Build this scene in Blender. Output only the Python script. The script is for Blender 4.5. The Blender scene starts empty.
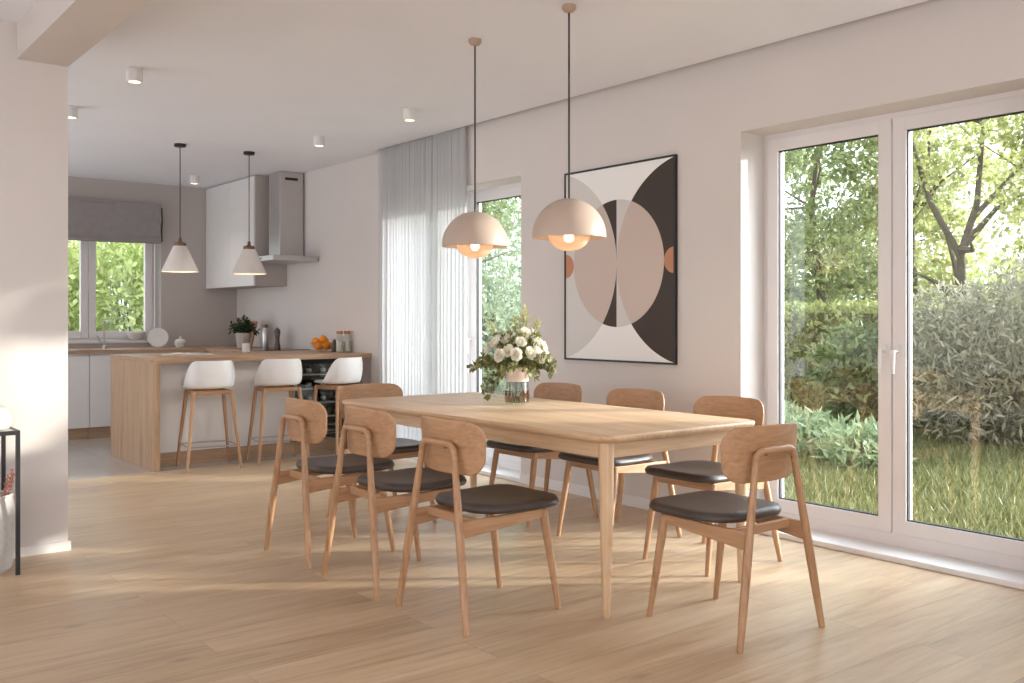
import bpy, bmesh, math, random
from mathutils import Vector, Matrix, noise
random.seed(7)
PI = math.pi
SC = bpy.context.scene
COL = SC.collection

# ------------------------------------------------------------------ camera
FPX, YH, CAMH = 956.0, 319.0, 1.22
TH = math.atan2(757, 956)
cd = bpy.data.cameras.new('camera'); cam = bpy.data.objects.new('camera', cd); COL.objects.link(cam)
cam.location = (0, 0, CAMH); cam.rotation_euler = (PI / 2, 0, -TH)
cd.sensor_fit = 'HORIZONTAL'; cd.sensor_width = 36.0; cd.lens = FPX / 1024 * 36.0
cd.shift_y = -(341.5 - YH) / 1024.0
cd.clip_start = 0.05; cd.clip_end = 300
SC.camera = cam

# ------------------------------------------------------------------ materials
def lin(c):
    c = c / 255.0
    return c / 12.92 if c <= 0.04045 else ((c + 0.055) / 1.055) ** 2.4
def rgb(r, g, b): return (lin(r), lin(g), lin(b), 1.0)

class NT:
    def __init__(s, name):
        s.m = bpy.data.materials.new(name); s.m.use_nodes = True
        s.t = s.m.node_tree; s.t.nodes.clear()
        s.out = s.n('ShaderNodeOutputMaterial')
    def n(s, typ, **kw):
        nd = s.t.nodes.new(typ)
        for k, v in kw.items(): setattr(nd, k, v)
        return nd
    def l(s, a, b): s.t.links.new(a, b)
    def math(s, op, a, b=None, c=None):
        nd = s.n('ShaderNodeMath', operation=op)
        for i, v in enumerate((a, b, c)):
            if v is None: continue
            if isinstance(v, (int, float)): nd.inputs[i].default_value = v
            else: s.l(v, nd.inputs[i])
        return nd.outputs[0]
    def mix(s, fac, a, b, blend='MIX'):
        nd = s.n('ShaderNodeMix', data_type='RGBA', blend_type=blend)
        for sock, v in ((nd.inputs[0], fac), (nd.inputs[6], a), (nd.inputs[7], b)):
            if isinstance(v, (int, float, tuple)): sock.default_value = v
            else: s.l(v, sock)
        return nd.outputs[2]
    def coords(s, scale=(1, 1, 1), kind='Object'):
        tc = s.n('ShaderNodeTexCoord'); mp = s.n('ShaderNodeMapping')
        mp.inputs['Scale'].default_value = scale
        s.l(tc.outputs[kind], mp.inputs['Vector']); return mp.outputs['Vector']
    def noise(s, vec, scale=5.0, detail=3.0, rough=0.5, dist=0.0):
        nd = s.n('ShaderNodeTexNoise')
        nd.inputs['Scale'].default_value = scale; nd.inputs['Detail'].default_value = detail
        nd.inputs['Roughness'].default_value = rough; nd.inputs['Distortion'].default_value = dist
        if vec is not None: s.l(vec, nd.inputs['Vector'])
        return nd.outputs['Fac']
    def ramp(s, fac, stops):
        nd = s.n('ShaderNodeValToRGB'); e = nd.color_ramp.elements
        e[0].position, e[0].color = stops[0]; e[1].position, e[1].color = stops[-1]
        for p, c in stops[1:-1]:
            q = e.new(p); q.color = c
        s.l(fac, nd.inputs[0]); return nd.outputs[0]
    def bsdf(s, color, rough=0.5, metal=0.0, bump=None, bstr=0.1, bdist=0.01, **kw):
        b = s.n('ShaderNodeBsdfPrincipled')
        for sock, v in ((b.inputs['Base Color'], color), (b.inputs['Roughness'], rough), (b.inputs['Metallic'], metal)):
            if isinstance(v, (int, float, tuple)): sock.default_value = v
            else: s.l(v, sock)
        for k, v in kw.items(): b.inputs[k].default_value = v
        if bump is not None:
            bp = s.n('ShaderNodeBump'); bp.inputs['Strength'].default_value = bstr; bp.inputs['Distance'].default_value = bdist
            s.l(bump, bp.inputs['Height']); s.l(bp.outputs[0], b.inputs['Normal'])
        s.l(b.outputs[0], s.out.inputs[0]); return b

def plain(name, col, rough=0.5, metal=0.0, var=0.04, scale=6.0, bstr=0.0, **kw):
    t = NT(name); v = t.coords()
    f = t.noise(v, scale, 4)
    d = tuple(c * (1 - var) for c in col[:3]) + (1,); u = tuple(min(1, c * (1 + var)) for c in col[:3]) + (1,)
    c = t.ramp(f, [(0.3, d), (0.7, u)])
    b = None
    if bstr: b = t.noise(v, scale * 20, 3)
    t.bsdf(c, rough, metal, b, bstr, 0.002, **kw)
    return t.m

def wood(name, dark, mid, light, axis='x', rough=0.45, fine=90.0, **kw):
    t = NT(name)
    k = 0.06
    sc = {'x': (k, 1, 1), 'y': (1, k, 1), 'z': (1, 1, k)}[axis]
    v = t.coords(sc)
    f1 = t.noise(v, fine, 4, 0.6, 0.4)
    f2 = t.noise(v, fine * 0.18, 3, 0.5, 1.2)
    f = t.math('ADD', t.math('MULTIPLY', f1, 0.45), t.math('MULTIPLY', f2, 0.55))
    c = t.ramp(f, [(0.32, dark), (0.5, mid), (0.68, light)])
    t.bsdf(c, rough, 0, f1, 0.08, 0.002, **kw)
    return t.m

def floor_mat():
    t = NT('oak_plank_floor')
    tc = t.n('ShaderNodeTexCoord'); P = tc.outputs['Object']
    br = t.n('ShaderNodeTexBrick'); br.offset = 0.37; br.offset_frequency = 2; br.squash = 1.0
    br.inputs['Color1'].default_value = (0.0, 0, 0, 1); br.inputs['Color2'].default_value = (1, 1, 1, 1)
    br.inputs['Mortar'].default_value = (0.5, 0.5, 0.5, 1)
    br.inputs['Scale'].default_value = 1.0; br.inputs['Mortar Size'].default_value = 0.0012
    br.inputs['Mortar Smooth'].default_value = 0.3; br.inputs['Bias'].default_value = 0.0
    br.inputs['Brick Width'].default_value = 2.1; br.inputs['Row Height'].default_value = 0.21
    t.l(P, br.inputs['Vector'])
    tint = t.n('ShaderNodeSeparateColor'); t.l(br.outputs['Color'], tint.inputs[0])
    mp = t.n('ShaderNodeMapping'); mp.inputs['Scale'].default_value = (0.09, 1, 1)
    sep = t.n('ShaderNodeCombineXYZ'); t.l(t.math('MULTIPLY', tint.outputs[0], 7.0), sep.inputs[2])
    ad = t.n('ShaderNodeVectorMath', operation='ADD'); t.l(P, ad.inputs[0]); t.l(sep.outputs[0], ad.inputs[1])
    t.l(ad.outputs[0], mp.inputs[0])
    g1 = t.noise(mp.outputs[0], 45, 5, 0.6, 0.6)
    g2 = t.noise(mp.outputs[0], 9, 4, 0.55, 1.5)
    f = t.math('ADD', t.math('MULTIPLY', g1, 0.35), t.math('MULTIPLY', g2, 0.65))
    c = t.ramp(f, [(0.27, rgb(164, 133, 101)), (0.5, rgb(198, 170, 138)), (0.73, rgb(215, 192, 163))])
    pl = t.ramp(tint.outputs[0], [(0.0, (0.91, 0.90, 0.89, 1)), (1.0, (1.05, 1.05, 1.05, 1))])
    c = t.mix(1.0, c, pl, 'MULTIPLY')
    kn = t.n('ShaderNodeTexVoronoi'); kn.inputs['Scale'].default_value = 1.6
    km = t.n('ShaderNodeMapping'); km.inputs['Scale'].default_value = (0.7, 1.7, 1); t.l(P, km.inputs[0]); t.l(km.outputs[0], kn.inputs['Vector'])
    knf = t.ramp(kn.outputs['Distance'], [(0.015, (0.55, 0.5, 0.45, 1)), (0.07, (1, 1, 1, 1))])
    c = t.mix(0.65, c, t.mix(1.0, c, knf, 'MULTIPLY'))
    c = t.mix(t.math('MULTIPLY', br.outputs['Fac'], 0.55), c, rgb(120, 92, 66))
    rg = t.ramp(g2, [(0.3, (0.30, 0.30, 0.30, 1)), (0.7, (0.42, 0.42, 0.42, 1))])
    t.bsdf(c, rg, 0, t.math('SUBTRACT', t.math('MULTIPLY', g1, 0.3), br.outputs['Fac']), 0.12, 0.003)
    return t.m

def tile_mat():
    t = NT('grey_floor_tiles'); tc = t.n('ShaderNodeTexCoord')
    br = t.n('ShaderNodeTexBrick'); br.offset = 0.0
    br.inputs['Color1'].default_value = rgb(186, 178, 172); br.inputs['Color2'].default_value = rgb(193, 186, 180)
    br.inputs['Mortar'].default_value = rgb(160, 152, 146); br.inputs['Scale'].default_value = 1.0
    br.inputs['Mortar Size'].default_value = 0.002; br.inputs['Brick Width'].default_value = 0.6; br.inputs['Row Height'].default_value = 0.6
    t.l(tc.outputs['Object'], br.inputs['Vector'])
    t.bsdf(br.outputs['Color'], 0.16)
    return t.m

def leather_mat():
    t = NT('dark_brown_leather'); v = t.coords()
    f = t.noise(v, 260, 4); g = t.noise(v, 7, 3)
    c = t.ramp(g, [(0.3, rgb(63, 53, 48)), (0.7, rgb(78, 67, 61))])
    t.bsdf(c, 0.42, 0, f, 0.12, 0.002)
    return t.m

def glass_mat(name='window_glass', tint=(0.96, 0.98, 0.97, 1), refl=1.0):
    t = NT(name)
    tr = t.n('ShaderNodeBsdfTransparent'); tr.inputs[0].default_value = tint
    gl = t.n('ShaderNodeBsdfGlossy'); gl.inputs['Roughness'].default_value = 0.0; gl.inputs[0].default_value = (1, 1, 1, 1)
    g = t.n('ShaderNodeNewGeometry'); dp = t.n('ShaderNodeVectorMath', operation='DOT_PRODUCT')
    t.l(g.outputs['Normal'], dp.inputs[0]); t.l(g.outputs['Incoming'], dp.inputs[1])
    c = t.math('SUBTRACT', 1.0, t.math('MINIMUM', t.math('ABSOLUTE', dp.outputs['Value']), 1.0))
    f = t.math('MULTIPLY', t.math('ADD', 0.04, t.math('MULTIPLY', t.math('POWER', c, 5.0), 0.96)), refl)
    mx = t.n('ShaderNodeMixShader'); t.l(f, mx.inputs[0]); t.l(tr.outputs[0], mx.inputs[1]); t.l(gl.outputs[0], mx.inputs[2])
    t.l(mx.outputs[0], t.out.inputs[0]); return t.m

def sheer_mat():
    t = NT('sheer_white_voile'); v = t.coords()
    d = t.n('ShaderNodeBsdfDiffuse'); d.inputs[0].default_value = rgb(228, 227, 228)
    s = t.n('ShaderNodeBsdfTranslucent'); s.inputs[0].default_value = rgb(176, 177, 180)
    tr = t.n('ShaderNodeBsdfTransparent')
    m1 = t.n('ShaderNodeMixShader'); m1.inputs[0].default_value = 0.42
    t.l(d.outputs[0], m1.inputs[1]); t.l(s.outputs[0], m1.inputs[2])
    m2 = t.n('ShaderNodeMixShader'); m2.inputs[0].default_value = 0.14
    t.l(m1.outputs[0], m2.inputs[1]); t.l(tr.outputs[0], m2.inputs[2])
    t.l(m2.outputs[0], t.out.inputs[0]); return t.m

def leaf_mat(name, a, b, trans=0.35, rough=0.5):
    t = NT(name)
    g = t.n('ShaderNodeNewGeometry')
    c = t.ramp(g.outputs['Random Per Island'], [(0.0, a), (1.0, b)])
    d = t.n('ShaderNodeBsdfPrincipled'); t.l(c, d.inputs['Base Color']); d.inputs['Roughness'].default_value = rough
    s = t.n('ShaderNodeBsdfTranslucent'); t.l(c, s.inputs[0])
    m = t.n('ShaderNodeMixShader'); m.inputs[0].default_value = trans
    t.l(d.outputs[0], m.inputs[1]); t.l(s.outputs[0], m.inputs[2]); t.l(m.outputs[0], t.out.inputs[0])
    return t.m

def emit_mat(name, col, strength):
    t = NT(name); e = t.n('ShaderNodeEmission'); e.inputs[0].default_value = col; e.inputs[1].default_value = strength
    t.l(e.outputs[0], t.out.inputs[0]); return t.m

def lamp_opal_mat():
    t = NT('frosted_lamp_bowl')
    d = t.n('ShaderNodeBsdfDiffuse'); d.inputs[0].default_value = rgb(214, 192, 172)
    s = t.n('ShaderNodeBsdfTranslucent'); s.inputs[0].default_value = rgb(238, 214, 186)
    tr = t.n('ShaderNodeBsdfTransparent')
    m1 = t.n('ShaderNodeMixShader'); m1.inputs[0].default_value = 0.22
    t.l(d.outputs[0], m1.inputs[1]); t.l(s.outputs[0], m1.inputs[2])
    m2 = t.n('ShaderNodeMixShader'); m2.inputs[0].default_value = 0.30
    t.l(m1.outputs[0], m2.inputs[1]); t.l(tr.outputs[0], m2.inputs[2]); t.l(m2.outputs[0], t.out.inputs[0])
    return t.m

def art_mat(W, H):
    t = NT('abstract_print'); tc = t.n('ShaderNodeTexCoord')
    sp = t.n('ShaderNodeSeparateXYZ'); t.l(tc.outputs['Object'], sp.inputs[0])
    u, v = sp.outputs[1], sp.outputs[2]          # local y runs to the left of the viewer
    def disc(cu, cv, R):
        du = t.math('SUBTRACT', u, cu); dv = t.math('SUBTRACT', v, cv)
        d = t.math('SQRT', t.math('ADD', t.math('MULTIPLY', du, du), t.math('MULTIPLY', dv, dv)))
        return t.math('LESS_THAN', d, R)
    hw = W / 2; sag = hw; R = ((H / 2) ** 2 + sag ** 2) / (2 * sag)
    left = disc(hw - sag + R, 0, R)              # arc from the left edge
    right = disc(-hw + sag - R, 0, R)
    circ = disc(0, 0.0, 0.42)
    sideL = t.math('GREATER_THAN', u, 0.0)
    white = rgb(243, 240, 238); grey = rgb(216, 211, 207); dark = rgb(72, 62, 57); taupe = rgb(206, 188, 178); rust = rgb(196, 140, 108)
    c = t.mix(left, white, grey)
    c = t.mix(right, c, dark)
    lens = t.mix(sideL, grey, dark)
    c2 = t.mix(left, lens, taupe); c2 = t.mix(right, c2, taupe)
    c = t.mix(circ, c, c2)
    c = t.mix(disc(hw, 0, 0.082), c, rust); c = t.mix(disc(-hw, 0, 0.082), c, rust)
    t.bsdf(c, 0.6, **{'Specular IOR Level': 0.25}); return t.m

M = {}
M['wall'] = plain('wall_paint', rgb(215, 207, 203), 0.85, var=0.012, scale=2, bstr=0.03)
M['kwall'] = plain('kitchen_wall_paint', rgb(188, 179, 174), 0.8, var=0.012, scale=2, bstr=0.03)
M['ceil'] = plain('ceiling_paint', rgb(239, 239, 245), 0.9, var=0.01, scale=2)
M['white'] = plain('white_lacquer', rgb(228, 224, 222), 0.4, var=0.01)
M['frame'] = plain('white_window_profile', rgb(226, 221, 221), 0.35, var=0.01)
M['seal'] = plain('black_rubber_seal', rgb(40, 40, 42), 0.6)
M['floor'] = floor_mat(); M['tile'] = tile_mat()
OK = (rgb(152, 112, 80), rgb(180, 138, 102), rgb(196, 154, 118))
for ax in 'xyz': M['oak_' + ax] = wood('oak_grain_' + ax, *OK, axis=ax)
TB = (rgb(190, 152, 116), rgb(212, 178, 142), rgb(222, 192, 158))
for ax in 'xyz': M['table_' + ax] = wood('table_oak_' + ax, *TB, axis=ax, rough=0.42)
for ax in 'xyz': M['isl_' + ax] = wood('island_oak_' + ax, rgb(148, 116, 90), rgb(176, 144, 115), rgb(192, 161, 132), axis=ax, rough=0.4)
M['leather'] = leather_mat()
M['glass'] = glass_mat()
M['vglass'] = glass_mat('clear_vessel_glass', (0.93, 0.94, 0.92, 1), 1.0)
M['sheer'] = sheer_mat()
M['steel'] = plain('brushed_steel', rgb(190, 188, 186), 0.32, 1.0, var=0.02)
M['hood'] = plain('hood_steel', rgb(196, 192, 190), 0.38, 0.75, var=0.02)
M['black'] = plain('black_metal', rgb(28, 27, 27), 0.45, var=0.1)
M['blackgloss'] = plain('black_glass_panel', rgb(18, 18, 19), 0.12)
M['shell'] = plain('white_plastic_shell', rgb(232, 230, 230), 0.38, var=0.01)
M['grey'] = plain('grey_panel', rgb(150, 141, 135), 0.5)
M['blind'] = plain('grey_blind_fabric', rgb(152, 145, 144), 0.9, var=0.06, scale=14, bstr=0.1)
M['dome'] = plain('beige_lamp_enamel', rgb(194, 174, 160), 0.38, var=0.01)
M['canopy'] = plain('taupe_lamp_canopy', rgb(176, 150, 132), 0.4)
M['cord'] = plain('dark_cord', rgb(52, 46, 44), 0.7)
M['opal'] = lamp_opal_mat()
M['bulb'] = emit_mat('warm_bulb', (1.0, 0.78, 0.52, 1), 26.0)
M['spotlens'] = emit_mat('spot_lens', (1.0, 0.78, 0.52, 1), 6.0)
M['conc'] = plain('white_plaster_shade', rgb(222, 214, 208), 0.7, var=0.03, scale=20)
M['brass'] = plain('bronze_cap', rgb(120, 94, 74), 0.4, 0.6)
M['orange'] = plain('orange_peel', rgb(240, 146, 28), 0.45, var=0.08, scale=30, bstr=0.2)
M['copper'] = plain('copper_lid', rgb(178, 128, 92), 0.4, 0.5)
M['paper'] = plain('paper_page', rgb(222, 216, 208), 0.8, var=0.06, scale=9)
M['pot'] = plain('stone_pot', rgb(176, 166, 158), 0.7, var=0.1, scale=30)
M['ceramic'] = plain('white_ceramic', rgb(226, 222, 219), 0.25)
M['water'] = glass_mat('tea_coloured_water', (0.80, 0.62, 0.46, 1), 0.6)
M['band'] = plain('blush_paper_band', rgb(226, 206, 192), 0.8, var=0.04, scale=20)
M['petal'] = leaf_mat('cream_petals', rgb(246, 240, 222), rgb(253, 251, 242), 0.35)
M['sprig'] = leaf_mat('pale_green_bloom', rgb(170, 172, 110), rgb(206, 204, 150), 0.3)
M['euc'] = leaf_mat('eucalyptus_leaves', rgb(84, 92, 54), rgb(160, 160, 104), 0.3)
M['darkleaf'] = leaf_mat('dark_leaves', rgb(38, 48, 34), rgb(70, 84, 56), 0.2)
M['stem'] = plain('green_stem', rgb(92, 104, 62), 0.6)
M['bark'] = plain('grey_brown_bark', rgb(96, 86, 74), 0.9, var=0.25, scale=18, bstr=0.5)
M['tree1'] = leaf_mat('mid_green_leaves', rgb(112, 124, 78), rgb(176, 184, 128), 0.45)
M['tree2'] = leaf_mat('yellow_green_leaves', rgb(146, 152, 90), rgb(204, 204, 142), 0.5)
M['tree3'] = leaf_mat('deep_green_leaves', rgb(80, 92, 58), rgb(136, 146, 96), 0.4)
M['olive'] = leaf_mat('olive_grey_leaves', rgb(112, 112, 90), rgb(172, 166, 142), 0.35)
M['hedge'] = leaf_mat('hedge_leaves', rgb(122, 130, 76), rgb(186, 188, 122), 0.4)
M['pale'] = leaf_mat('silver_green_leaves', rgb(122, 140, 102), rgb(182, 194, 152), 0.3)
M['lime'] = leaf_mat('bright_lime_leaves', rgb(150, 168, 88), rgb(210, 214, 146), 0.5)
M['blade'] = leaf_mat('grass_blades', rgb(90, 96, 54), rgb(142, 142, 94), 0.3)
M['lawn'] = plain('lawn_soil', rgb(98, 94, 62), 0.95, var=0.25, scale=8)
M['stone'] = plain('pale_paving', rgb(196, 190, 182), 0.8, var=0.06)
M['basket'] = plain('woven_pale_fabric', rgb(206, 202, 198), 0.9, var=0.08, scale=60, bstr=0.4)
M['rust'] = plain('dusty_rose_stem', rgb(188, 136, 124), 0.8)
M['btl'] = plain('dark_green_bottle', rgb(24, 30, 24), 0.12)
M['foil'] = plain('pale_bottle_foil', rgb(186, 178, 172), 0.35, 0.3)
M['mill'] = plain('dark_mill_wood', rgb(92, 78, 70), 0.4)
M['board'] = wood('chopping_board_wood', rgb(150, 100, 66), rgb(180, 126, 86), rgb(196, 144, 102), axis='z')

# ------------------------------------------------------------------ mesh helpers
def obj(name, bm, mat, parent=None, smooth=False, loc=None, sharp=35):
    me = bpy.data.meshes.new(name)
    bmesh.ops.recalc_face_normals(bm, faces=bm.faces[:])
    if smooth:
        for f in bm.faces: f.smooth = True
        for e in bm.edges:
            if len(e.link_faces) == 2 and e.calc_face_angle(0) > math.radians(sharp): e.smooth = False
    bm.to_mesh(me); bm.free()
    o = bpy.data.objects.new(name, me); COL.objects.link(o)
    mats = mat if isinstance(mat, (list, tuple)) else [mat]
    for m in mats: me.materials.append(m)
    if parent is not None: o.parent = parent
    if loc is not None: o.location = loc
    return o
def tag(o, label, cat, group=None, kind=None):
    if label: o['label'] = label
    if cat: o['category'] = cat
    if group: o['group'] = group
    if kind: o['kind'] = kind
    return o
def thing(name, label, cat, loc=(0, 0, 0), rz=0.0, group=None):
    o = bpy.data.objects.new(name, None); COL.objects.link(o); o.empty_display_size = 0.1
    o.location = loc; o.rotation_euler = (0, 0, rz)
    return tag(o, label, cat, group)
def struct(name, bm, mat, parent=None, label=None, smooth=False):
    o = obj(name, bm, mat, parent, smooth)
    if parent is None: o['kind'] = 'structure'
    if label: o['label'] = label
    return o
def dup(root, loc, rz, label, group=None):
    r = root.copy(); COL.objects.link(r); r.location = loc; r.rotation_euler = (0, 0, rz); r['label'] = label
    if group: r['group'] = group
    for ch in list(root.children):
        c = ch.copy(); COL.objects.link(c); c.parent = r
        for g in list(ch.children):
            d = g.copy(); COL.objects.link(d); d.parent = c
    return r
def B(): return bmesh.new()
def box(bm, x0, x1, y0, y1, z0, z1, bev=0.0, seg=2):
    vs = [bm.verts.new(p) for p in ((x0, y0, z0), (x1, y0, z0), (x1, y1, z0), (x0, y1, z0), (x0, y0, z1), (x1, y0, z1), (x1, y1, z1), (x0, y1, z1))]
    fs = [bm.faces.new([vs[i] for i in f]) for f in ((0, 3, 2, 1), (4, 5, 6, 7), (0, 1, 5, 4), (1, 2, 6, 5), (2, 3, 7, 6), (3, 0, 4, 7))]
    if bev:
        es = list({e for f in fs for e in f.edges})
        bmesh.ops.bevel(bm, geom=es, offset=bev, segments=seg, profile=0.5, affect='EDGES')
    return bm
def bx(*a, **k): return box(B(), *a, **k)
def rings(bm, rl, cap0=True, cap1=True, closed=True):
    vr = [[bm.verts.new(p) for p in r] for r in rl]
    n = len(vr[0])
    for a, b in zip(vr, vr[1:]):
        for i in range(n if closed else n - 1):
            j = (i + 1) % n
            bm.faces.new((a[i], a[j], b[j], b[i]))
    if cap0: bm.faces.new(vr[0][::-1])
    if cap1: bm.faces.new(vr[-1])
    return bm
def lathe(bm, prof, seg=32, c=(0, 0, 0), cap0=False, cap1=False):
    rl = [[(c[0] + r * math.cos(2 * PI * i / seg), c[1] + r * math.sin(2 * PI * i / seg), c[2] + z) for i in range(seg)] for r, z in prof]
    return rings(bm, rl, cap0, cap1)
def tube(bm, pts, rad, seg=12, caps=True):
    pts = [Vector(p) for p in pts]
    n = len(pts)
    rs = rad if isinstance(rad, (list, tuple)) else [rad] * n
    rl = []; up = None
    for i, p in enumerate(pts):
        d = (pts[min(i + 1, n - 1)] - pts[max(i - 1, 0)]).normalized()
        if up is None:
            up = Vector((0, 0, 1)) if abs(d.z) < 0.9 else Vector((1, 0, 0))
        s = d.cross(up).normalized(); up = s.cross(d).normalized()
        rl.append([p + rs[i] * (math.cos(2 * PI * k / seg) * s + math.sin(2 * PI * k / seg) * up) for k in range(seg)])
    return rings(bm, rl, caps, caps)
def beam(bm, a, b, w0, h0, w1=None, h1=None, up=(0, 0, 1), bev=0.003):
    """rectangular bar from a to b, width across, height along 'up'"""
    a, b = Vector(a), Vector(b); d = (b - a).normalized(); upv = Vector(up)
    s = d.cross(upv).normalized(); u = s.cross(d).normalized()
    w1 = w0 if w1 is None else w1; h1 = h0 if h1 is None else h1
    rl = []
    for p, w, h in ((a, w0, h0), (b, w1, h1)):
        r = min(w, h) * 0.22
        cs = []
        for sx, sy in ((1, 1), (-1, 1), (-1, -1), (1, -1)):
            cx, cy = sx * (w / 2 - r), sy * (h / 2 - r)
            a0 = {(1, 1): 0, (-1, 1): PI / 2, (-1, -1): PI, (1, -1): 1.5 * PI}[(sx, sy)]
            for k in range(4):
                t = a0 + k * PI / 6
                cs.append(p + s * (cx + r * math.cos(t)) + u * (cy + r * math.sin(t)))
        rl.append(cs)
    return rings(bm, rl)
def rrect(hx, hy, r, n=7):
    """outline of a rounded rectangle; r = one radius or four (++, -+, --, +-)"""
    rr = r if isinstance(r, (list, tuple)) else [r] * 4
    out = []
    for (sx, sy, a0), q in zip(((1, 1, 0), (-1, 1, PI / 2), (-1, -1, PI), (1, -1, 1.5 * PI)), rr):
        for k in range(n):
            t = a0 + k * PI / 2 / (n - 1)
            out.append((sx * (hx - q) + q * math.cos(t), sy * (hy - q) + q * math.sin(t)))
    return out
def dense(out, step):
    """subdivide long outline edges"""
    r = []
    for (a, b), (c, d) in zip(out, out[1:] + out[:1]):
        L = math.hypot(c - a, d - b); k = max(1, int(L / step))
        for i in range(k): r.append((a + (c - a) * i / k, b + (d - b) * i / k))
    return r
def inset(o, d, hx, hy): return [(x * (1 - d / hx), y * (1 - d / hy)) for x, y in o]
def slab(bm, out, prof, hx, hy, fn=None, centre=True):
    """stack of inset outlines: prof = [(inset, z)...]; fn maps (x, y, z) to a point"""
    fn = fn or (lambda x, y, z: (x, y, z))
    rl = [[fn(x, y, z) for x, y in inset(out, d, hx, hy)] for d, z in prof]
    return rings(bm, rl)
def leaf_quads(verts, faces, p, d, nrm, L, W):
    """one bent leaf of two quads"""
    d = d.normalized(); s = d.cross(nrm)
    if s.length < 1e-4: s = d.orthogonal()
    s.normalize(); n = s.cross(d)
    i = len(verts)
    verts += [p, p + d * L * 0.45 + s * W * 0.5 - n * L * 0.02, p + d * L - n * L * 0.12, p + d * L * 0.45 - s * W * 0.5 - n * L * 0.02]
    faces.append((i, i + 1, i + 2, i + 3))
def mesh_from(name, verts, faces, mat, parent=None, smooth=False, loc=None):
    me = bpy.data.meshes.new(name); me.from_pydata([tuple(v) for v in verts], [], faces); me.materials.append(mat)
    if smooth:
        for p in me.polygons: p.use_smooth = True
    o = bpy.data.objects.new(name, me); COL.objects.link(o)
    if parent is not None: o.parent = parent
    if loc is not None: o.location = loc
    return o
def rdir(rnd):
    z = rnd.uniform(-1, 1); t = rnd.uniform(0, 2 * PI); r = math.sqrt(1 - z * z)
    return Vector((r * math.cos(t), r * math.sin(t), z))

# ------------------------------------------------------------------ room shell
XW = 4.475; XO = 4.86; ZC = 2.735
XL, YB, YK = -3.2, -2.6, 10.9
D0, D1, DH = 1.88, 3.516, 2.305          # garden door opening
E0, E1, EH = 5.543, 7.41, 2.29           # second opening behind the curtain
SILL = 0.03
struct('floor', bx(XL, XO - 0.02, YB, 7.75, -0.12, 0), M['floor'])
struct('floor_kitchen', bx(0.2, XO - 0.02, 7.75, YK, -0.12, 0), M['tile'])
b = B()
box(b, XW, XO, YB, D0, 0, 3.0); box(b, XW, XO, D0, D1, DH, 3.0); box(b, XW, XO, D1, E0, 0, 3.0)
box(b, XW, XO, E0, E1, EH, 3.0); box(b, XW, XO, E1, YK + 0.3, 0, 3.0)
struct('wall_right', b, M['wall'])
KW0, KW1, KZ0, KZ1 = 2.05, 3.585, 0.955, 2.30
b = B()
box(b, 0.0, KW0, YK, YK + 0.3, 0, 3.0); box(b, KW1, XW, YK, YK + 0.3, 0, 3.0)
box(b, KW0, KW1, YK, YK + 0.3, 0, KZ0); box(b, KW0, KW1, YK, YK + 0.3, KZ1, 3.0)
struct('wall_back', b, M['kwall'])
b = B(); box(b, 0.0, 0.2, 5.61, 5.8, 0, 3.0); box(b, 0.0, 0.2, 10.75, YK, 0, 3.0); box(b, 0.0, 0.2, 5.8, 10.75, 2.7, 3.0)
struct('wall_kitchen', b, M['kwall'])  # unseen side wall, left almost wholly open so daylight brightens the kitchen
struct('wall_left', bx(XL, 1.295, 5.41, 5.61, 0, 3.0), M['wall'])
b = B()
box(b, XL, XW - 0.10, YB, 7.52, ZC, 3.0); box(b, XW - 0.10, XW, YB, 7.52, ZC + 0.10, 3.0); box(b, XL, XW, 7.52, YK, ZC, 3.0)
struct('ceiling', b, M['ceil'])
struct('ceiling_beam', bx(1.05, 1.295, YB, 5.41, 2.55, ZC), M['wall'])
b = B(); box(b, XL - 0.2, -2.6, YB - 0.2, YB, 0, 3.0); box(b, 3.4, XO, YB - 0.2, YB, 0, 3.0); box(b, -2.6, 3.4, YB - 0.2, YB, 2.5, 3.0)
struct('wall_rear', b, M['wall'])  # unseen rear wall, its wide opening added for daylight on the ceiling
b = B(); box(b, XL - 0.2, XL, YB, 0.0, 0, 3.0); box(b, XL - 0.2, XL, 4.9, 5.61, 0, 3.0); box(b, XL - 0.2, XL, 0.0, 4.9, 2.5, 3.0)
struct('wall_unseen_left', b, M['wall'])  # unseen living room side, opening sized to let fill daylight in
struct('baseboard_left', bx(XL, 1.307, 5.395, 5.41, 0, 0.05, bev=0.003), M['white'])
b = B(); box(b, XW - 0.014, XW, D1, E0, 0, 0.07, bev=0.003)
struct('baseboard_right', b, M['white'])
struct('baseboard_kitchen', bx(XW - 0.014, XW, E1, 7.82, 0, 0.07, bev=0.003), M['white'])

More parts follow.
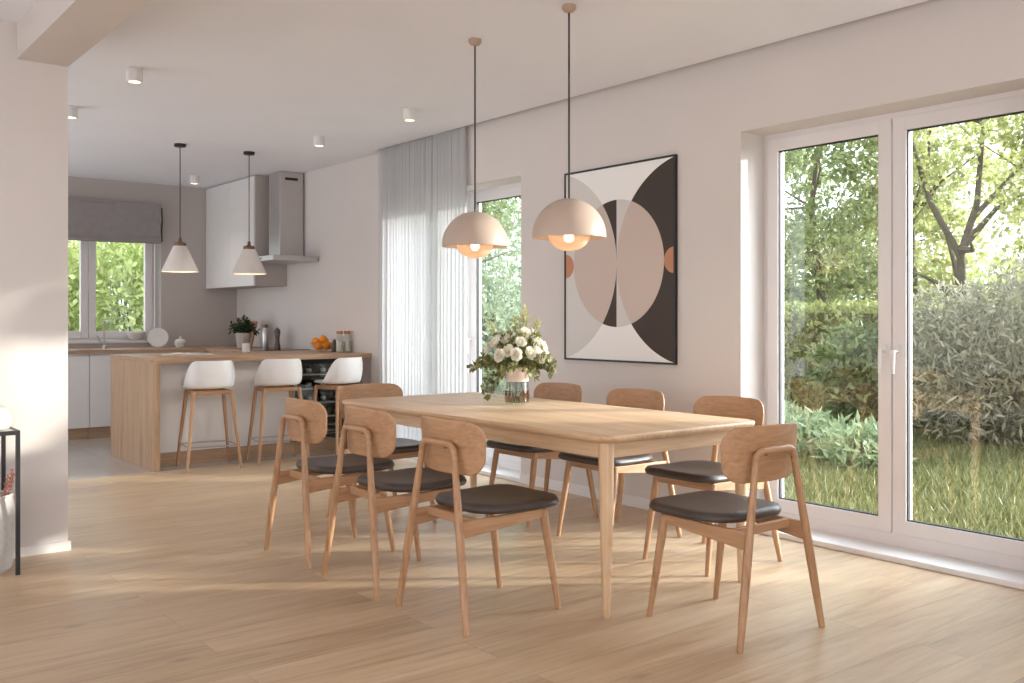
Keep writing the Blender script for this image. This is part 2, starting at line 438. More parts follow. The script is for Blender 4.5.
# garden doors: fixed frame (structure) with two sashes each
def sash(parent, y0, y1, z0, z1, x, fw=0.075, handle=None):
    f = B(); t = 0.065
    box(f, x, x + t, y0, y0 + fw, z0, z1, bev=0.004); box(f, x, x + t, y1 - fw, y1, z0, z1, bev=0.004)
    box(f, x + 0.001, x + t - 0.001, y0 + fw - 0.004, y1 - fw + 0.004, z0, z0 + fw, bev=0.004)
    box(f, x + 0.001, x + t - 0.001, y0 + fw - 0.004, y1 - fw + 0.004, z1 - fw, z1, bev=0.004)
    s = obj('sash', f, M['frame'], parent)
    g = B(); k = 0.006
    a0, a1, c0, c1 = y0 + fw, y1 - fw, z0 + fw, z1 - fw
    for q in ((a0, a0 + k, c0, c1), (a1 - k, a1, c0, c1), (a0, a1, c0, c0 + k), (a0, a1, c1 - k, c1)):
        box(g, x + 0.012, x + 0.035, *q)
    obj('seal', g, M['seal'], s)
    obj('glass_pane', bx(x + 0.032, x + 0.036, a0 + 0.001, a1 - 0.001, c0 + 0.001, c1 - 0.001), M['glass'], s)
    if handle:
        hy, hz = handle
        h = B(); box(h, x - 0.008, x + 0.001, hy - 0.014, hy + 0.014, hz - 0.035, hz + 0.035, bev=0.003)
        tube(h, [(x, hy, hz), (x - 0.045, hy, hz)], 0.009)
        tube(h, [(x - 0.045, hy, hz + 0.008), (x - 0.048, hy, hz - 0.05), (x - 0.048, hy, hz - 0.115)], [0.010, 0.010, 0.008])
        obj('handle', h, M['white'], s, True)
def garden_door(name, y0, y1, zt, handles):
    x = 4.68
    f = B(); w = 0.045
    box(f, x + 0.012, x + 0.09, y0, y0 + w, SILL, zt); box(f, x + 0.012, x + 0.09, y1 - w, y1, SILL, zt)
    box(f, x + 0.012, x + 0.09, y0 + w, y1 - w, zt - w, zt); box(f, x + 0.012, x + 0.09, y0 + w, y1 - w, SILL, 0.105)
    d = obj(name, f, M['frame']); d['kind'] = 'structure'
    ym = (y0 + y1) / 2
    sash(d, y0 + 0.028, ym - 0.004, 0.095, zt - 0.028, x, handle=(ym - 0.035, handles) if handles else None)
    sash(d, ym + 0.004, y1 - 0.028, 0.095, zt - 0.028, x, handle=(ym + 0.04, handles) if handles else None)
    return d
garden_door('door_1', D0, D1, DH, 1.05)
garden_door('door_2', E0, E1, EH, 1.05)
struct('trim_1', bx(XW - 0.002, 4.78, D0, D1, 0, SILL, bev=0.004), M['white'])
struct('trim_2', bx(XW - 0.002, 4.78, E0, E1, 0, SILL, bev=0.004), M['white'])

# kitchen window: two casements
def kitchen_window():
    f = B(); y = YK + 0.13; w = 0.05
    for q in ((KW0, KW0 + w, KZ0 + 0.03, KZ1), (KW1 - w - 0.03, KW1 - 0.03, KZ0 + 0.03, KZ1), (KW0 + w, KW1 - w, KZ0 + 0.03, KZ0 + 0.03 + w), (KW0 + w, KW1 - w, KZ1 - w, KZ1)):
        box(f, q[0], q[1], y + 0.01, y + 0.08, q[2], q[3])
    d = obj('window_1', f, M['frame']); d['kind'] = 'structure'
    xm = 2.845
    for x0, x1 in ((KW0 + 0.03, xm - 0.003), (xm + 0.003, KW1 - 0.06)):
        s = B(); fw = 0.075
        z0, z1 = KZ0 + 0.055, KZ1 - 0.03
        box(s, x0, x0 + fw, y - 0.01, y + 0.05, z0, z1, bev=0.004); box(s, x1 - fw, x1, y - 0.01, y + 0.05, z0, z1, bev=0.004)
        box(s, x0 + fw, x1 - fw, y - 0.009, y + 0.049, z0, z0 + fw, bev=0.004); box(s, x0 + fw, x1 - fw, y - 0.009, y + 0.049, z1 - fw, z1, bev=0.004)
        so = obj('sash', s, M['frame'], d)
        obj('glass_pane', bx(x0 + fw, x1 - fw, y + 0.018, y + 0.022, z0 + fw, z1 - fw), M['glass'], so)
    obj('window_sill', bx(KW0, KW1, YK - 0.02, YK + 0.14, KZ0, KZ0 + 0.03, bev=0.004), M['white'], d)
kitchen_window()

# ------------------------------------------------------------------ dining table
TX0, TX1, TY0, TY1 = 2.657, 3.656, 2.753, 4.995
def dining_table():
    cx, cy = (TX0 + TX1) / 2, (TY0 + TY1) / 2; hx, hy = (TX1 - TX0) / 2, (TY1 - TY0) / 2
    t = thing('dining_table', 'long oak dining table with rounded corners and tapered round legs', 'table', (cx, cy, 0))
    out = rrect(hx, hy, 0.075, 10)
    obj('tabletop', slab(B(), out, [(0.022, 0.716), (0.008, 0.722), (0.002, 0.731), (0.0, 0.738), (0.001, 0.745), (0.004, 0.749), (0.008, 0.75)], hx, hy), M['table_y'], t, True)
    ax, ay = hx - 0.062, hy - 0.062
    for s in (-1, 1):
        obj('apron', bx(s * ax - 0.012, s * ax + 0.012, -ay, ay, 0.652, 0.716, bev=0.003), M['table_y'], t)
        obj('apron', bx(-ax + 0.012, ax - 0.012, s * ay - 0.012, s * ay + 0.012, 0.652, 0.716, bev=0.003), M['table_x'], t)
    for sx in (-1, 1):
        for sy in (-1, 1):
            px, py = sx * (hx - 0.066), sy * (hy - 0.066)
            prof = [(0.0135, 0), (0.0155, 0.003), (0.018, 0.08), (0.0245, 0.30), (0.0305, 0.52), (0.0325, 0.64), (0.0325, 0.716)]
            b = B()
            rl = [[(px - sx * 0.0 + r * math.cos(2 * PI * k / 20), py + r * math.sin(2 * PI * k / 20), z) for k in range(20)] for r, z in prof]
            rings(b, rl)
            obj('leg', b, M['table_z'], t, True)
    return t
dining_table()

# ------------------------------------------------------------------ dining chairs
def dining_chair(loc, rz, label, group):
    t = thing('dining_chair', label, 'chair', loc, rz, group)
    HB = 0.105                                           # half width of the hoop at the top
    ztop, ybk = 0.720, -0.219
    for s in (-1, 1):
        pts = []; rad = []
        n = 10
        for i in range(n + 1):
            k = i / n
            x = s * (0.248 + (HB + 0.012 - 0.248) * k); y = -0.25 + (ybk + 0.25 + 0.003) * k; z = (ztop - 0.045) * k
            pts.append((x, y, z)); rad.append(0.0125 + 0.0045 * math.sin(PI * min(1, k * 1.15)) + 0.001 * k)
        obj('leg', tube(B(), pts, rad), M['oak_z'], t, True)
    pts = []
    x1 = HB + 0.012
    for i in range(8):
        a = i / 7 * PI / 2
        pts.append((x1 - 0.045 * (1 - math.cos(a)) - 0.0 * i, ybk + 0.003 - 0.003 * i / 7, ztop - 0.045 + 0.045 * math.sin(a)))
    pts = [(x1 + 0.004, ybk + 0.002, ztop - 0.06)] + pts
    mir = [(-x, y, z) for x, y, z in reversed(pts)]
    obj('top_rail', tube(B(), pts + [(0, ybk, ztop)] + mir, 0.0142), M['oak_x'], t, True)
    for s in (-1, 1):
        b = tube(B(), [(s * 0.182, 0.19, 0.425), (s * 0.186, 0.203, 0.34), (s * 0.196, 0.235, 0.14), (s * 0.203, 0.257, 0.0)], [0.017, 0.0185, 0.0145, 0.0115])
        obj('leg', b, M['oak_z'], t, True)
        obj('side_rail', beam(B(), (s * 0.168, -0.232, 0.388), (s * 0.182, 0.20, 0.413), 0.020, 0.070, 0.020, 0.034), M['oak_y'], t)
    obj('front_rail', beam(B(), (-0.178, 0.192, 0.409), (0.178, 0.192, 0.409), 0.020, 0.036), M['oak_x'], t)
    obj('back_rail', beam(B(), (-0.16, -0.15, 0.408), (0.16, -0.15, 0.408), 0.020, 0.036), M['oak_x'], t)
    # seat: padded leather cushion, rounded and a little wider at the front
    hx, hy = 0.230, 0.218
    out = dense(rrect(hx, hy, [0.10, 0.10, 0.13, 0.13], 8), 0.06)
    def fs(x, y, z):
        w = 0.93 + 0.07 * (y + hy) / (2 * hy)
        r2 = (x / hx) ** 2 + (y / hy) ** 2
        dip = 0.006 * min(1, r2)
        return (x * w, y + 0.074, z + 0.006 + (dip if z > 0.455 else 0) + 0.006 * (y / hy) ** 2 * (1 if z > 0.44 else 0))
    prof = [(0.20, 0.428), (0.05, 0.428), (0.018, 0.430), (0.006, 0.434), (0.0, 0.442), (0.002, 0.450), (0.009, 0.457), (0.022, 0.460), (0.05, 0.461), (0.10, 0.461), (0.15, 0.460), (0.195, 0.459)]
    obj('seat', slab(B(), out, prof, hx, hy, fs), M['leather'], t, True, sharp=60)
    # moulded plywood backrest
    hx, hz = 0.228, 0.105
    out = dense(rrect(hx, hz, [0.062, 0.062, 0.066, 0.066], 9), 0.05)
    def fb(x, z, q):
        w = 1.0 if z > 0 else 1.0 + 0.10 * z / hz
        x2 = x * w
        zz = z + 0.701 + (0.010 * (1 - (x / hx) ** 2) if z > 0 else 0)
        return (x2, -0.200 + 1.25 * x2 * x2 - 0.10 * (zz - 0.66) + q, zz)
    prof = [(0.095, -0.0055), (0.06, -0.0055), (0.03, -0.0055), (0.010, -0.0055), (0.003, -0.005), (0.0, -0.003), (0.0, 0.003), (0.003, 0.005), (0.010, 0.0055), (0.03, 0.0055), (0.06, 0.0055), (0.095, 0.0055)]
    obj('backrest', slab(B(), out, prof, hx, hz, fb), M['oak_x'], t, True, sharp=60)
    obj('bracket', bx(-0.045, 0.045, ybk + 0.004, -0.196, 0.698, 0.724, bev=0.003), M['oak_x'], t)
    return t
G = 'oak dining chairs around the long table'
ch = dining_chair((2.394, 3.236, 0), -PI / 2, 'oak chair on the open table side, the one of three farthest from the bar stools', G)
dup(ch, (2.372, 3.872, 0), -PI / 2, 'oak chair on the open table side, the middle one of the three', G)
dup(ch, (2.366, 4.515, 0), -PI / 2, 'oak chair on the open table side, the one of three nearest the bar stools', G)
dup(ch, (3.075, 2.465, 0), math.radians(-1.5), 'oak chair alone at the near short end of the table, its back to the camera', G)
dup(ch, (3.80, 3.185, 0), PI / 2, 'oak chair on the wall side of the table, nearest the garden door', G)
dup(ch, (3.80, 3.852, 0), PI / 2, 'oak chair on the wall side of the table, middle one, below the framed print', G)
dup(ch, (3.80, 4.525, 0), PI / 2, 'oak chair on the wall side of the table, right behind the vase of flowers', G)
dup(ch, (3.0, 5.05, 0), PI, 'oak chair at the far short end of the table, mostly hidden by the tabletop', G)

# ------------------------------------------------------------------ pendant lamps over the table
def dome_lamp(x, y, label):
    t = thing('pendant_lamp', label, 'lamp', (x, y, 0), 0, 'dome pendants over the dining table')
    obj('ceiling_canopy', lathe(B(), [(0.0, ZC), (0.034, ZC), (0.036, ZC - 0.004), (0.034, ZC - 0.018), (0.024, ZC - 0.030), (0.006, ZC - 0.036), (0.0, ZC - 0.036)], 28), M['canopy'], t, True)
    obj('cord', tube(B(), [(0, 0, ZC - 0.03), (0, 0, 1.80)], 0.0045, 8), M['cord'], t, True)
    R, z0, hgt = 0.180, 1.615, 0.187
    prof = []
    for i in range(15):
        a = i / 14 * PI / 2
        prof.append((max(0.002, R * math.cos(a)), z0 + hgt * math.sin(a)))
    inner = [(max(0.001, r - 0.004), z - 0.004 if i else z) for i, (r, z) in enumerate(prof)]
    obj('lamp_shade', lathe(B(), list(reversed(inner)) + [(R - 0.003, z0 - 0.004), (R, z0 - 0.003)] + prof, 56), M['dome'], t, True)
    r2, zr, h2 = 0.100, 1.622, 0.074
    p2 = [(0.004, zr - h2)] + [(r2 * math.sin(a), zr - h2 * math.cos(a)) for a in [i / 12 * PI / 2 for i in range(1, 13)]]
    p2i = [(max(0.002, r - 0.003), z + 0.003) for r, z in reversed(p2)]
    obj('lower_bowl', lathe(B(), p2 + p2i, 44), M['opal'], t, True)
    obj('socket', lathe(B(), [(0.0, 1.80), (0.018, 1.80), (0.02, 1.70), (0.015, 1.655), (0.0, 1.655)], 20), M['canopy'], t, True)
    obj('bulb', lathe(B(), [(0.001, 1.590)] + [(0.024 * math.sin(a), 1.614 - 0.024 * math.cos(a)) for a in [i / 10 * PI for i in range(1, 9)]] + [(0.013, 1.66)], 24), M['bulb'], t, True)
    L = bpy.data.lights.new('pendant_glow', 'POINT'); L.energy = 0.5; L.color = (1.0, 0.78, 0.54); L.shadow_soft_size = 0.03
    lo = bpy.data.objects.new('pendant_glow', L); COL.objects.link(lo); lo.location = (x, y, 1.665)
    return t
dome_lamp(3.058, 4.185, 'beige dome pendant lamp over the table, the one nearer the curtain')
dome_lamp(3.083, 3.45, 'beige dome pendant lamp over the table, the one overlapping the framed print')

# cone pendants over the island
def cone_lamp(x, y, label):
    t = thing('pendant_lamp', label, 'lamp', (x, y, 0), 0, 'cone pendants over the kitchen island')
    obj('ceiling_canopy', lathe(B(), [(0.0, ZC), (0.05, ZC), (0.05, ZC - 0.02), (0.045, ZC - 0.025), (0.0, ZC - 0.025)], 28), M['black'], t, True)
    obj('cord', tube(B(), [(0, 0, ZC - 0.02), (0, 0, 1.92)], 0.004, 8), M['cord'], t, True)
    obj('cap', lathe(B(), [(0.0, 1.925), (0.012, 1.925), (0.016, 1.89), (0.05, 1.878), (0.053, 1.86), (0.05, 1.848), (0.0, 1.848)], 24), M['brass'], t, True)
    obj('lamp_shade', lathe(B(), [(0.0, 1.84), (0.05, 1.84), (0.146, 1.634), (0.148, 1.628), (0.152, 1.628), (0.152, 1.636), (0.056, 1.852), (0.0, 1.852)], 40), M['conc'], t, True)
    obj('bulb', lathe(B(), [(0.001, 1.665)] + [(0.028 * math.sin(a), 1.69 - 0.028 * math.cos(a)) for a in [i / 8 * PI for i in range(1, 8)]] + [(0.001, 1.718)], 20), M['spotlens'], t, True)
    L = bpy.data.lights.new('cone_glow', 'POINT'); L.energy = 1.5; L.color = (1.0, 0.75, 0.5); L.shadow_soft_size = 0.03
    lo = bpy.data.objects.new('cone_glow', L); COL.objects.link(lo); lo.location = (x, y, 1.655)
cone_lamp(2.886, 8.275, 'white cone pendant over the island, between the blind and the wall cabinet')
cone_lamp(3.515, 8.282, 'white cone pendant over the island, in front of the wall cabinet by the hood')

# ceiling spots
def spot(x, y, label):
    t = thing('ceiling_spot', label, 'spotlight', (x, y, ZC), 0, 'small ceiling spots')
    obj('housing', lathe(B(), [(0.0, 0.0), (0.046, 0.0), (0.048, -0.004), (0.048, -0.078), (0.046, -0.082), (0.036, -0.082), (0.036, -0.066), (0.0, -0.066)], 28), M['white'], t, True)
    obj('lens', lathe(B(), [(0.0, -0.070), (0.033, -0.070), (0.033, -0.067), (0.0, -0.067)], 24), M['spotlens'], t, True)
    L = bpy.data.lights.new('spot_glow', 'SPOT'); L.energy = 9; L.color = (1.0, 0.88, 0.74); L.spot_size = math.radians(95); L.spot_blend = 0.8; L.shadow_soft_size = 0.03
    lo = bpy.data.objects.new('spot_glow', L); COL.objects.link(lo); lo.location = (x, y, ZC - 0.086)
spot(1.80, 5.95, 'white cylinder ceiling spot nearest the beam')
spot(3.705, 5.87, 'white cylinder ceiling spot nearest the curtain')
spot(3.662, 7.2, 'white cylinder ceiling spot between the curtain and the hood')
spot(3.65, 10.03, 'small white ceiling spot beside the wall cabinet in the kitchen corner')
spot(1.765, 7.29, 'white cylinder ceiling spot half hidden by the left wall edge')

# ------------------------------------------------------------------ framed print
def picture():
    y0, y1, z0, z1 = 4.0, 5.03, 0.936, 2.238
    t = thing('framed_print', 'large abstract print of arcs and a circle in a thin black frame', 'picture', (XW - 0.014, (y0 + y1) / 2, (z0 + z1) / 2))
    W, H = y1 - y0, z1 - z0; f = 0.013
    b = B()
    for q in ((-W / 2, -W / 2 + f, -H / 2, H / 2), (W / 2 - f, W / 2, -H / 2, H / 2), (-W / 2 + f, W / 2 - f, -H / 2, -H / 2 + f), (-W / 2 + f, W / 2 - f, H / 2 - f, H / 2)):
        box(b, -0.011, 0.013, *q)
    obj('frame', b, M['black'], t)
    obj('print', bx(-0.006, 0.011, -W / 2 + f, W / 2 - f, -H / 2 + f, H / 2 - f), art_mat(W - 2 * f, H - 2 * f), t)
picture()

# ------------------------------------------------------------------ curtain
def curtain():
    y0, y1 = 6.20, 7.50
    n = 340; rows = [0.015, 0.5, 1.2, 2.0, 2.55, ZC + 0.085]
    rl = []
    for z in rows:
        r = []
        for i in range(n + 1):
            k = i / n; y = y0 + (y1 - y0) * k
            ph = 2 * PI * (23 * k + 0.45 * math.sin(9 * k) + 0.30 * math.sin(23 * k + 1))
            amp = 0.014 + 0.007 * math.sin(13 * k + 2)
            r.append((4.425 + amp * math.sin(ph) + 0.004 * math.sin(3 * ph + z), y + 0.010 * math.cos(ph) + 0.004 * math.sin(5 * z + 8 * k), z))
        rl.append(r)
    b = rings(B(), rl, False, False, closed=False)
    t = thing('curtain', 'floor length sheer white curtain drawn over the far half of the second glass door', 'curtain', (0, 0, 0))
    obj('voile', b, M['sheer'], t, True, sharp=80)
    obj('curtain_track', bx(4.415, 4.435, 5.3, 7.50, ZC + 0.085, ZC + 0.10), M['white'], t)
curtain()

# ------------------------------------------------------------------ kitchen island
IX0, IX1, IY0, IY1, IZ = 2.4985, XW - 0.003, 7.74, 8.95, 0.905
def island():
    t = thing('kitchen_island', 'kitchen island with oak top and oak side panel over a white front', 'kitchen island', (IX0, IY0, 0))
    dx, dy = IX1 - IX0, IY1 - IY0
    obj('worktop', bx(0, dx, 0, dy, IZ - 0.042, IZ, bev=0.002), M['isl_x'], t)
    obj('side_panel', bx(0, 0.042, 0, dy, 0, IZ - 0.042, bev=0.002), M['isl_z'], t)
    obj('front_panel', bx(0.042, 1.27, 0.235, 0.255, 0.115, IZ - 0.042), M['white'], t)
    obj('carcass', bx(0.05, 1.27, 0.256, dy - 0.02, 0.115, IZ - 0.043), M['white'], t)
    obj('plinth', bx(0.042, dx - 0.10, 0.25, 0.27, 0, 0.113), M['isl_x'], t)
    obj('end_panel', bx(dx - 0.085, dx, 0.02, dy, 0, IZ - 0.042), M['grey'], t)
island()
def wine_cooler():
    x0, x1 = IX0 + 1.275, IX1 - 0.09
    y0 = IY0 + 0.235
    t = thing('wine_cooler', 'black glass fronted wine cooler built into the island end', 'wine cooler', ((x0 + x1) / 2, y0, 0.116))
    w = (x1 - x0) / 2 - 0.003; h = 0.742
    b = B(); box(b, -w, -w + 0.025, 0.045, 0.58, 0, h); box(b, w - 0.025, w, 0.045, 0.58, 0, h)
    box(b, -w + 0.025, w - 0.025, 0.045, 0.58, 0, 0.06); box(b, -w + 0.025, w - 0.025, 0.045, 0.58, h - 0.03, h); box(b, -w + 0.025, w - 0.025, 0.55, 0.58, 0.06, h - 0.03)
    obj('cabinet_body', b, M['black'], t)
    b = B()
    for q in ((-w, -w + 0.035, 0, h), (w - 0.035, w, 0, h), (-w + 0.035, w - 0.035, 0, 0.05), (-w + 0.035, w - 0.035, h - 0.05, h)): box(b, q[0], q[1], 0, 0.04, q[2], q[3])
    d = obj('door', b, M['black'], t)
    obj('glass_pane', bx(-w + 0.035, w - 0.035, 0.012, 0.017, 0.05, h - 0.05), M['vglass'], d)
    obj('handle', tube(B(), [(-w + 0.018, 0.0, 0.25), (-w + 0.018, -0.03, 0.25), (-w + 0.018, -0.03, 0.56), (-w + 0.018, 0.0, 0.56)], 0.006, 8), M['steel'], d, True)
    zs = [0.075, 0.205, 0.335, 0.465, 0.595]
    for z in zs:
        b = B(); box(b, -w + 0.026, w - 0.026, 0.05, 0.062, z - 0.008, z + 0.002)
        for k in range(9):
            xx = -w + 0.05 + k * (2 * w - 0.1) / 8
            box(b, xx - 0.004, xx + 0.004, 0.068, 0.5, z - 0.006, z)
        obj('shelf', b, M['steel'], t)
    # bottles lie on the wire shelves
    prof = [(0.0, 0.0), (0.034, 0.0), (0.037, 0.006), (0.037, 0.19), (0.030, 0.215), (0.016, 0.24), (0.0145, 0.30), (0.016, 0.302), (0.016, 0.312), (0.0, 0.312)]
    bt = None; names = ['first', 'second', 'third', 'fourth']; sh = ['lowest', 'second lowest', 'middle', 'second highest', 'top']
    for r, z in enumerate(zs):
        for k in range(4):
            xx = -w + 0.085 + k * (2 * w - 0.17) / 3
            p = Vector(t.location) + Vector((xx, 0.39, z + 0.0375))
            lab = 'dark bottle on the %s shelf of the wine cooler, %s from its left' % (sh[r], names[k])
            if bt is None:
                bt = thing('wine_bottle', lab, 'bottle', p, 0, 'bottles in the wine cooler'); bt.rotation_euler = (PI / 2, 0, 0)
                obj('body', lathe(B(), prof, 18), M['btl'], bt, True)
                obj('foil', lathe(B(), [(0.0155, 0.245), (0.0155, 0.302), (0.017, 0.304), (0.017, 0.313), (0.0, 0.3132)], 18), M['foil'], bt, True)
            else:
                q = dup(bt, p, 0, lab, 'bottles in the wine cooler'); q.rotation_euler = (PI / 2, 0, 0)
wine_cooler()

# ------------------------------------------------------------------ bar stools
def bar_stool(loc, rz, label):
    t = thing('bar_stool', label, 'bar stool', loc, rz, 'white shell bar stools at the island')
    NT_, NA = 14, 56
    a, bq = 0.205, 0.195
    def rim(th):                                     # th = 0 towards the front (+y)
        bk = (1 - math.cos(th)) / 2
        k = max(0.0, min(1.0, (bk - 0.44) / 0.44)); return 0.668 + 0.215 * k * k * (3 - 2 * k)
    def P(t_, th):
        bk = (1 - math.cos(th)) / 2
        sx, sy = math.sin(th), math.cos(th)
        sq = 1.0 / (abs(sx) ** 2.35 + abs(sy) ** 2.35) ** (1 / 2.35)      # rounded square plan
        if t_ < 0.62:
            k = t_ / 0.62
            rr = 0.86 * k
            z = 0.648 + 0.012 * k * k
        else:
            k = (t_ - 0.62) / 0.38
            rr = 0.86 + 0.14 * math.sin(k * PI / 2) + 0.03 * bk * k - 0.09 * bk * k ** 4 + 0.05 * (1 - bk) * k
            z = 0.660 + (rim(th) - 0.660) * (1 - math.cos(k * PI / 2)) ** 0.9
        return Vector((a * rr * sx * sq, bq * rr * sy * sq, z))
    b = B()
    top = [[P(i / NT_, 2 * PI * j / NA) for j in range(NA)] for i in range(1, NT_ + 1)]
    vr = [[b.verts.new(p) for p in r] for r in top]
    for r0, r1 in zip(vr, vr[1:]):
        for j in range(NA): b.faces.new((r0[j], r0[(j + 1) % NA], r1[(j + 1) % NA], r1[j]))
    c = b.verts.new((0, 0, 0.648))
    for j in range(NA): b.faces.new((c, vr[0][j], vr[0][(j + 1) % NA]))
    bmesh.ops.recalc_face_normals(b, faces=b.faces[:])
    bmesh.ops.solidify(b, geom=b.faces[:], thickness=0.011)
    obj('seat_shell', b, M['shell'], t, True, sharp=60)
    tp = {}
    for sx in (-1, 1):
        for sy in (-1, 1):
            A = (sx * 0.150, sy * 0.125, 0.636); Z = (sx * 0.215, sy * 0.185, 0.0)
            mid = tuple(A[i] * 0.5 + Z[i] * 0.5 for i in range(3))
            obj('leg', tube(B(), [A, mid, Z], [0.0165, 0.0150, 0.0105], 12), M['oak_z'], t, True)
            k = 0.30
            tp[(sx, sy)] = tuple(Z[i] + (A[i] - Z[i]) * k for i in range(3))
    for s in (-1, 1):
        obj('seat_rail', beam(B(), (-0.148, s * 0.122, 0.622), (0.148, s * 0.122, 0.622), 0.018, 0.032), M['oak_x'], t)
        obj('seat_rail', beam(B(), (s * 0.148, -0.122, 0.622), (s * 0.148, 0.122, 0.622), 0.018, 0.032), M['oak_y'], t)
    fr = B(); q = [tp[(-1, -1)], tp[(1, -1)], tp[(1, 1)], tp[(-1, 1)]]
    for u, v in zip(q, q[1:] + q[:1]): tube(fr, [u, v], 0.0055, 8)
    obj('footrest', fr, M['steel'], t, True)
    return t
st = bar_stool((2.925, 7.71, 0), math.radians(-7), 'white shell bar stool with oak legs nearest the oak side panel')
dup(st, (3.525, 7.70, 0), math.radians(-8), 'middle of the three white shell bar stools at the island', 'white shell bar stools at the island')
dup(st, (4.06, 7.60, 0), math.radians(18), 'white shell bar stool turned aside in front of the wine cooler', 'white shell bar stools at the island')

# ------------------------------------------------------------------ kitchen runs
CZ = 0.905; CF = 10.28; CX = 3.875
def cabinet(name, label, x0, x1, axis='y'):
    """base cabinet; axis 'y' faces the camera side (-y), 'x' faces -x (then x0, x1 are y limits)"""
    w = (x1 - x0) / 2 - 0.0015
    if axis == 'y': t = thing(name, label, 'cabinet', ((x0 + x1) / 2, CF, 0), 0, 'white base cabinets')
    else: t = thing(name, label, 'cabinet', (CX, (x0 + x1) / 2, 0), -PI / 2, 'white base cabinets')
    obj('carcass', bx(-w, w, 0.022, 0.585, 0.115, CZ - 0.04), M['white'], t)
    d = obj('door', bx(-w, w, 0, 0.02, 0.117, CZ - 0.062, bev=0.002), M['white'], t)
    obj('plinth', bx(-w, w, 0.06, 0.08, 0, 0.113), M['isl_x'], t)
    return t
cabinet('base_cabinet', 'white base cabinet under the kitchen window, half hidden by the left wall edge', 2.065, 2.665)
cabinet('base_cabinet', 'white base cabinet under the kitchen window, beside the oak island panel', 2.667, 3.267)
cabinet('base_cabinet', 'white base cabinet in the run under the kitchen window, behind the island', 3.269, 3.869)
cabinet('base_cabinet', 'white base cabinet on the long wall, below the wall cabinet behind the island', 9.60, 10.26, 'x')
cabinet('base_cabinet', 'white base cabinet on the long wall, below the hood behind the island', 8.95, 9.598, 'x')
b = B()
box(b, 1.2, XW - 0.002, CF - 0.015, YK - 0.002, CZ - 0.038, CZ); box(b, CX - 0.015, XW - 0.002, IY1 + 0.003, CF - 0.015, CZ - 0.038, CZ)
tag(obj('kitchen_worktop', b, M['isl_x']), 'oak worktop running under the kitchen window and round the corner', 'worktop')
b = B(); box(b, -0.26, 0.26, -0.3, 0.3, 0, 0.006, bev=0.002)
tag(obj('induction_hob', b, M['blackgloss'], loc=(4.17, 9.2, CZ)), 'black glass hob set on the worktop under the hood', 'hob')
# wall cabinet
def wall_cabinet():
    t = thing('wall_cabinet', 'tall white wall cabinet in the kitchen corner beside the hood', 'cabinet', (4.10, 9.54, 1.572))
    L = YK - 0.004 - 9.54; h = ZC - 0.004 - 1.572
    obj('carcass', bx(0.021, 0.372, 0, L, 0, h), M['kwall'], t)  # greyer than the doors: shade on the cabinet side put into its colour
    k = L / 2
    for i in range(2): obj('door', bx(0, 0.02, i * k + 0.001, (i + 1) * k - 0.001, 0.0, h - 0.01, bev=0.002), M['white'], t)
wall_cabinet()
def hood():
    t = thing('range_hood', 'steel chimney hood on the kitchen wall', 'range hood', (XW - 0.016, 9.16, 1.80))
    b = B()
    box(b, -0.485, 0, -0.375, 0.375, 0, 0.052, bev=0.003)
    obj('canopy', b, M['hood'], t)
    obj('chimney', bx(-0.262, 0, -0.045, 0.225, 0.052, ZC - 1.80 - 0.004, bev=0.003), M['hood'], t)
    obj('vent_slot', bx(-0.205, -0.065, -0.049, -0.043, 0.845, 0.872), M['black'], t)
    obj('control_strip', bx(-0.488, -0.484, -0.1, 0.1, 0.014, 0.036), M['blackgloss'], t)
hood()
# roman blind
def blind():
    t = thing('roman_blind', 'grey roman blind pulled up over the top of the kitchen window', 'blind', (0, YK - 0.10, 0))
    x0, x1 = KW0 - 0.02, 3.545
    prof = [(0.03, 2.475), (0.0, 2.47), (-0.002, 2.30), (-0.006, 2.21), (-0.03, 2.165), (-0.034, 2.13), (-0.012, 2.115), (-0.014, 2.10), (-0.036, 2.075), (-0.034, 2.06), (-0.008, 2.052), (0.02, 2.06), (0.03, 2.12), (0.034, 2.3)]
    rl = []
    for i in range(13):
        x = x0 + (x1 - x0) * i / 12
        rl.append([(x, y + 0.003 * math.sin(x * 9 + z * 5), z + 0.003 * math.sin(x * 6)) for y, z in prof])
    obj('fabric', rings(B(), rl), M['blind'], t, True, sharp=70)
    obj('head_rail', bx(x0, x1 + 0.012, 0.0, 0.098, 2.47, 2.50), M['blind'], t)
    obj('cord', tube(B(), [(x1 + 0.02, 0.01, 2.46), (x1 + 0.022, 0.0, 2.30), (x1 + 0.014, -0.005, 2.2), (x1 + 0.02, 0.0, 2.08)], 0.008, 8), M['cord'], t, True)
blind()

# ------------------------------------------------------------------ things on the worktops
def tap():
    t = thing('kitchen_tap', 'slim steel tap standing in front of the kitchen window', 'tap', (2.90, 10.62, CZ))
    obj('spout', tube(B(), [(0, 0, 0.03), (0, 0, 0.26), (0, -0.02, 0.285), (0, -0.06, 0.30), (0, -0.14, 0.295), (0, -0.165, 0.265)], 0.009, 10), M['steel'], t, True)
    obj('base', lathe(B(), [(0, 0), (0.024, 0), (0.024, 0.03), (0.012, 0.036), (0, 0.036)], 20), M['steel'], t, True)
    obj('lever', tube(B(), [(0.0, 0, 0.06), (-0.05, 0.0, 0.085), (-0.065, 0, 0.14)], 0.006, 8), M['steel'], t, True)
tap()
def plate(loc, label, tilt):
    b = lathe(B(), [(0.0, 0.0), (0.07, 0.0), (0.075, 0.003), (0.108, 0.014), (0.11, 0.017), (0.106, 0.017), (0.072, 0.007), (0.0, 0.006)], 36)
    o = obj('plate', b, M['ceramic'], None, True); o.location = loc; o.rotation_euler = (tilt, 0, math.radians(-20))
    return tag(o, label, 'plate')
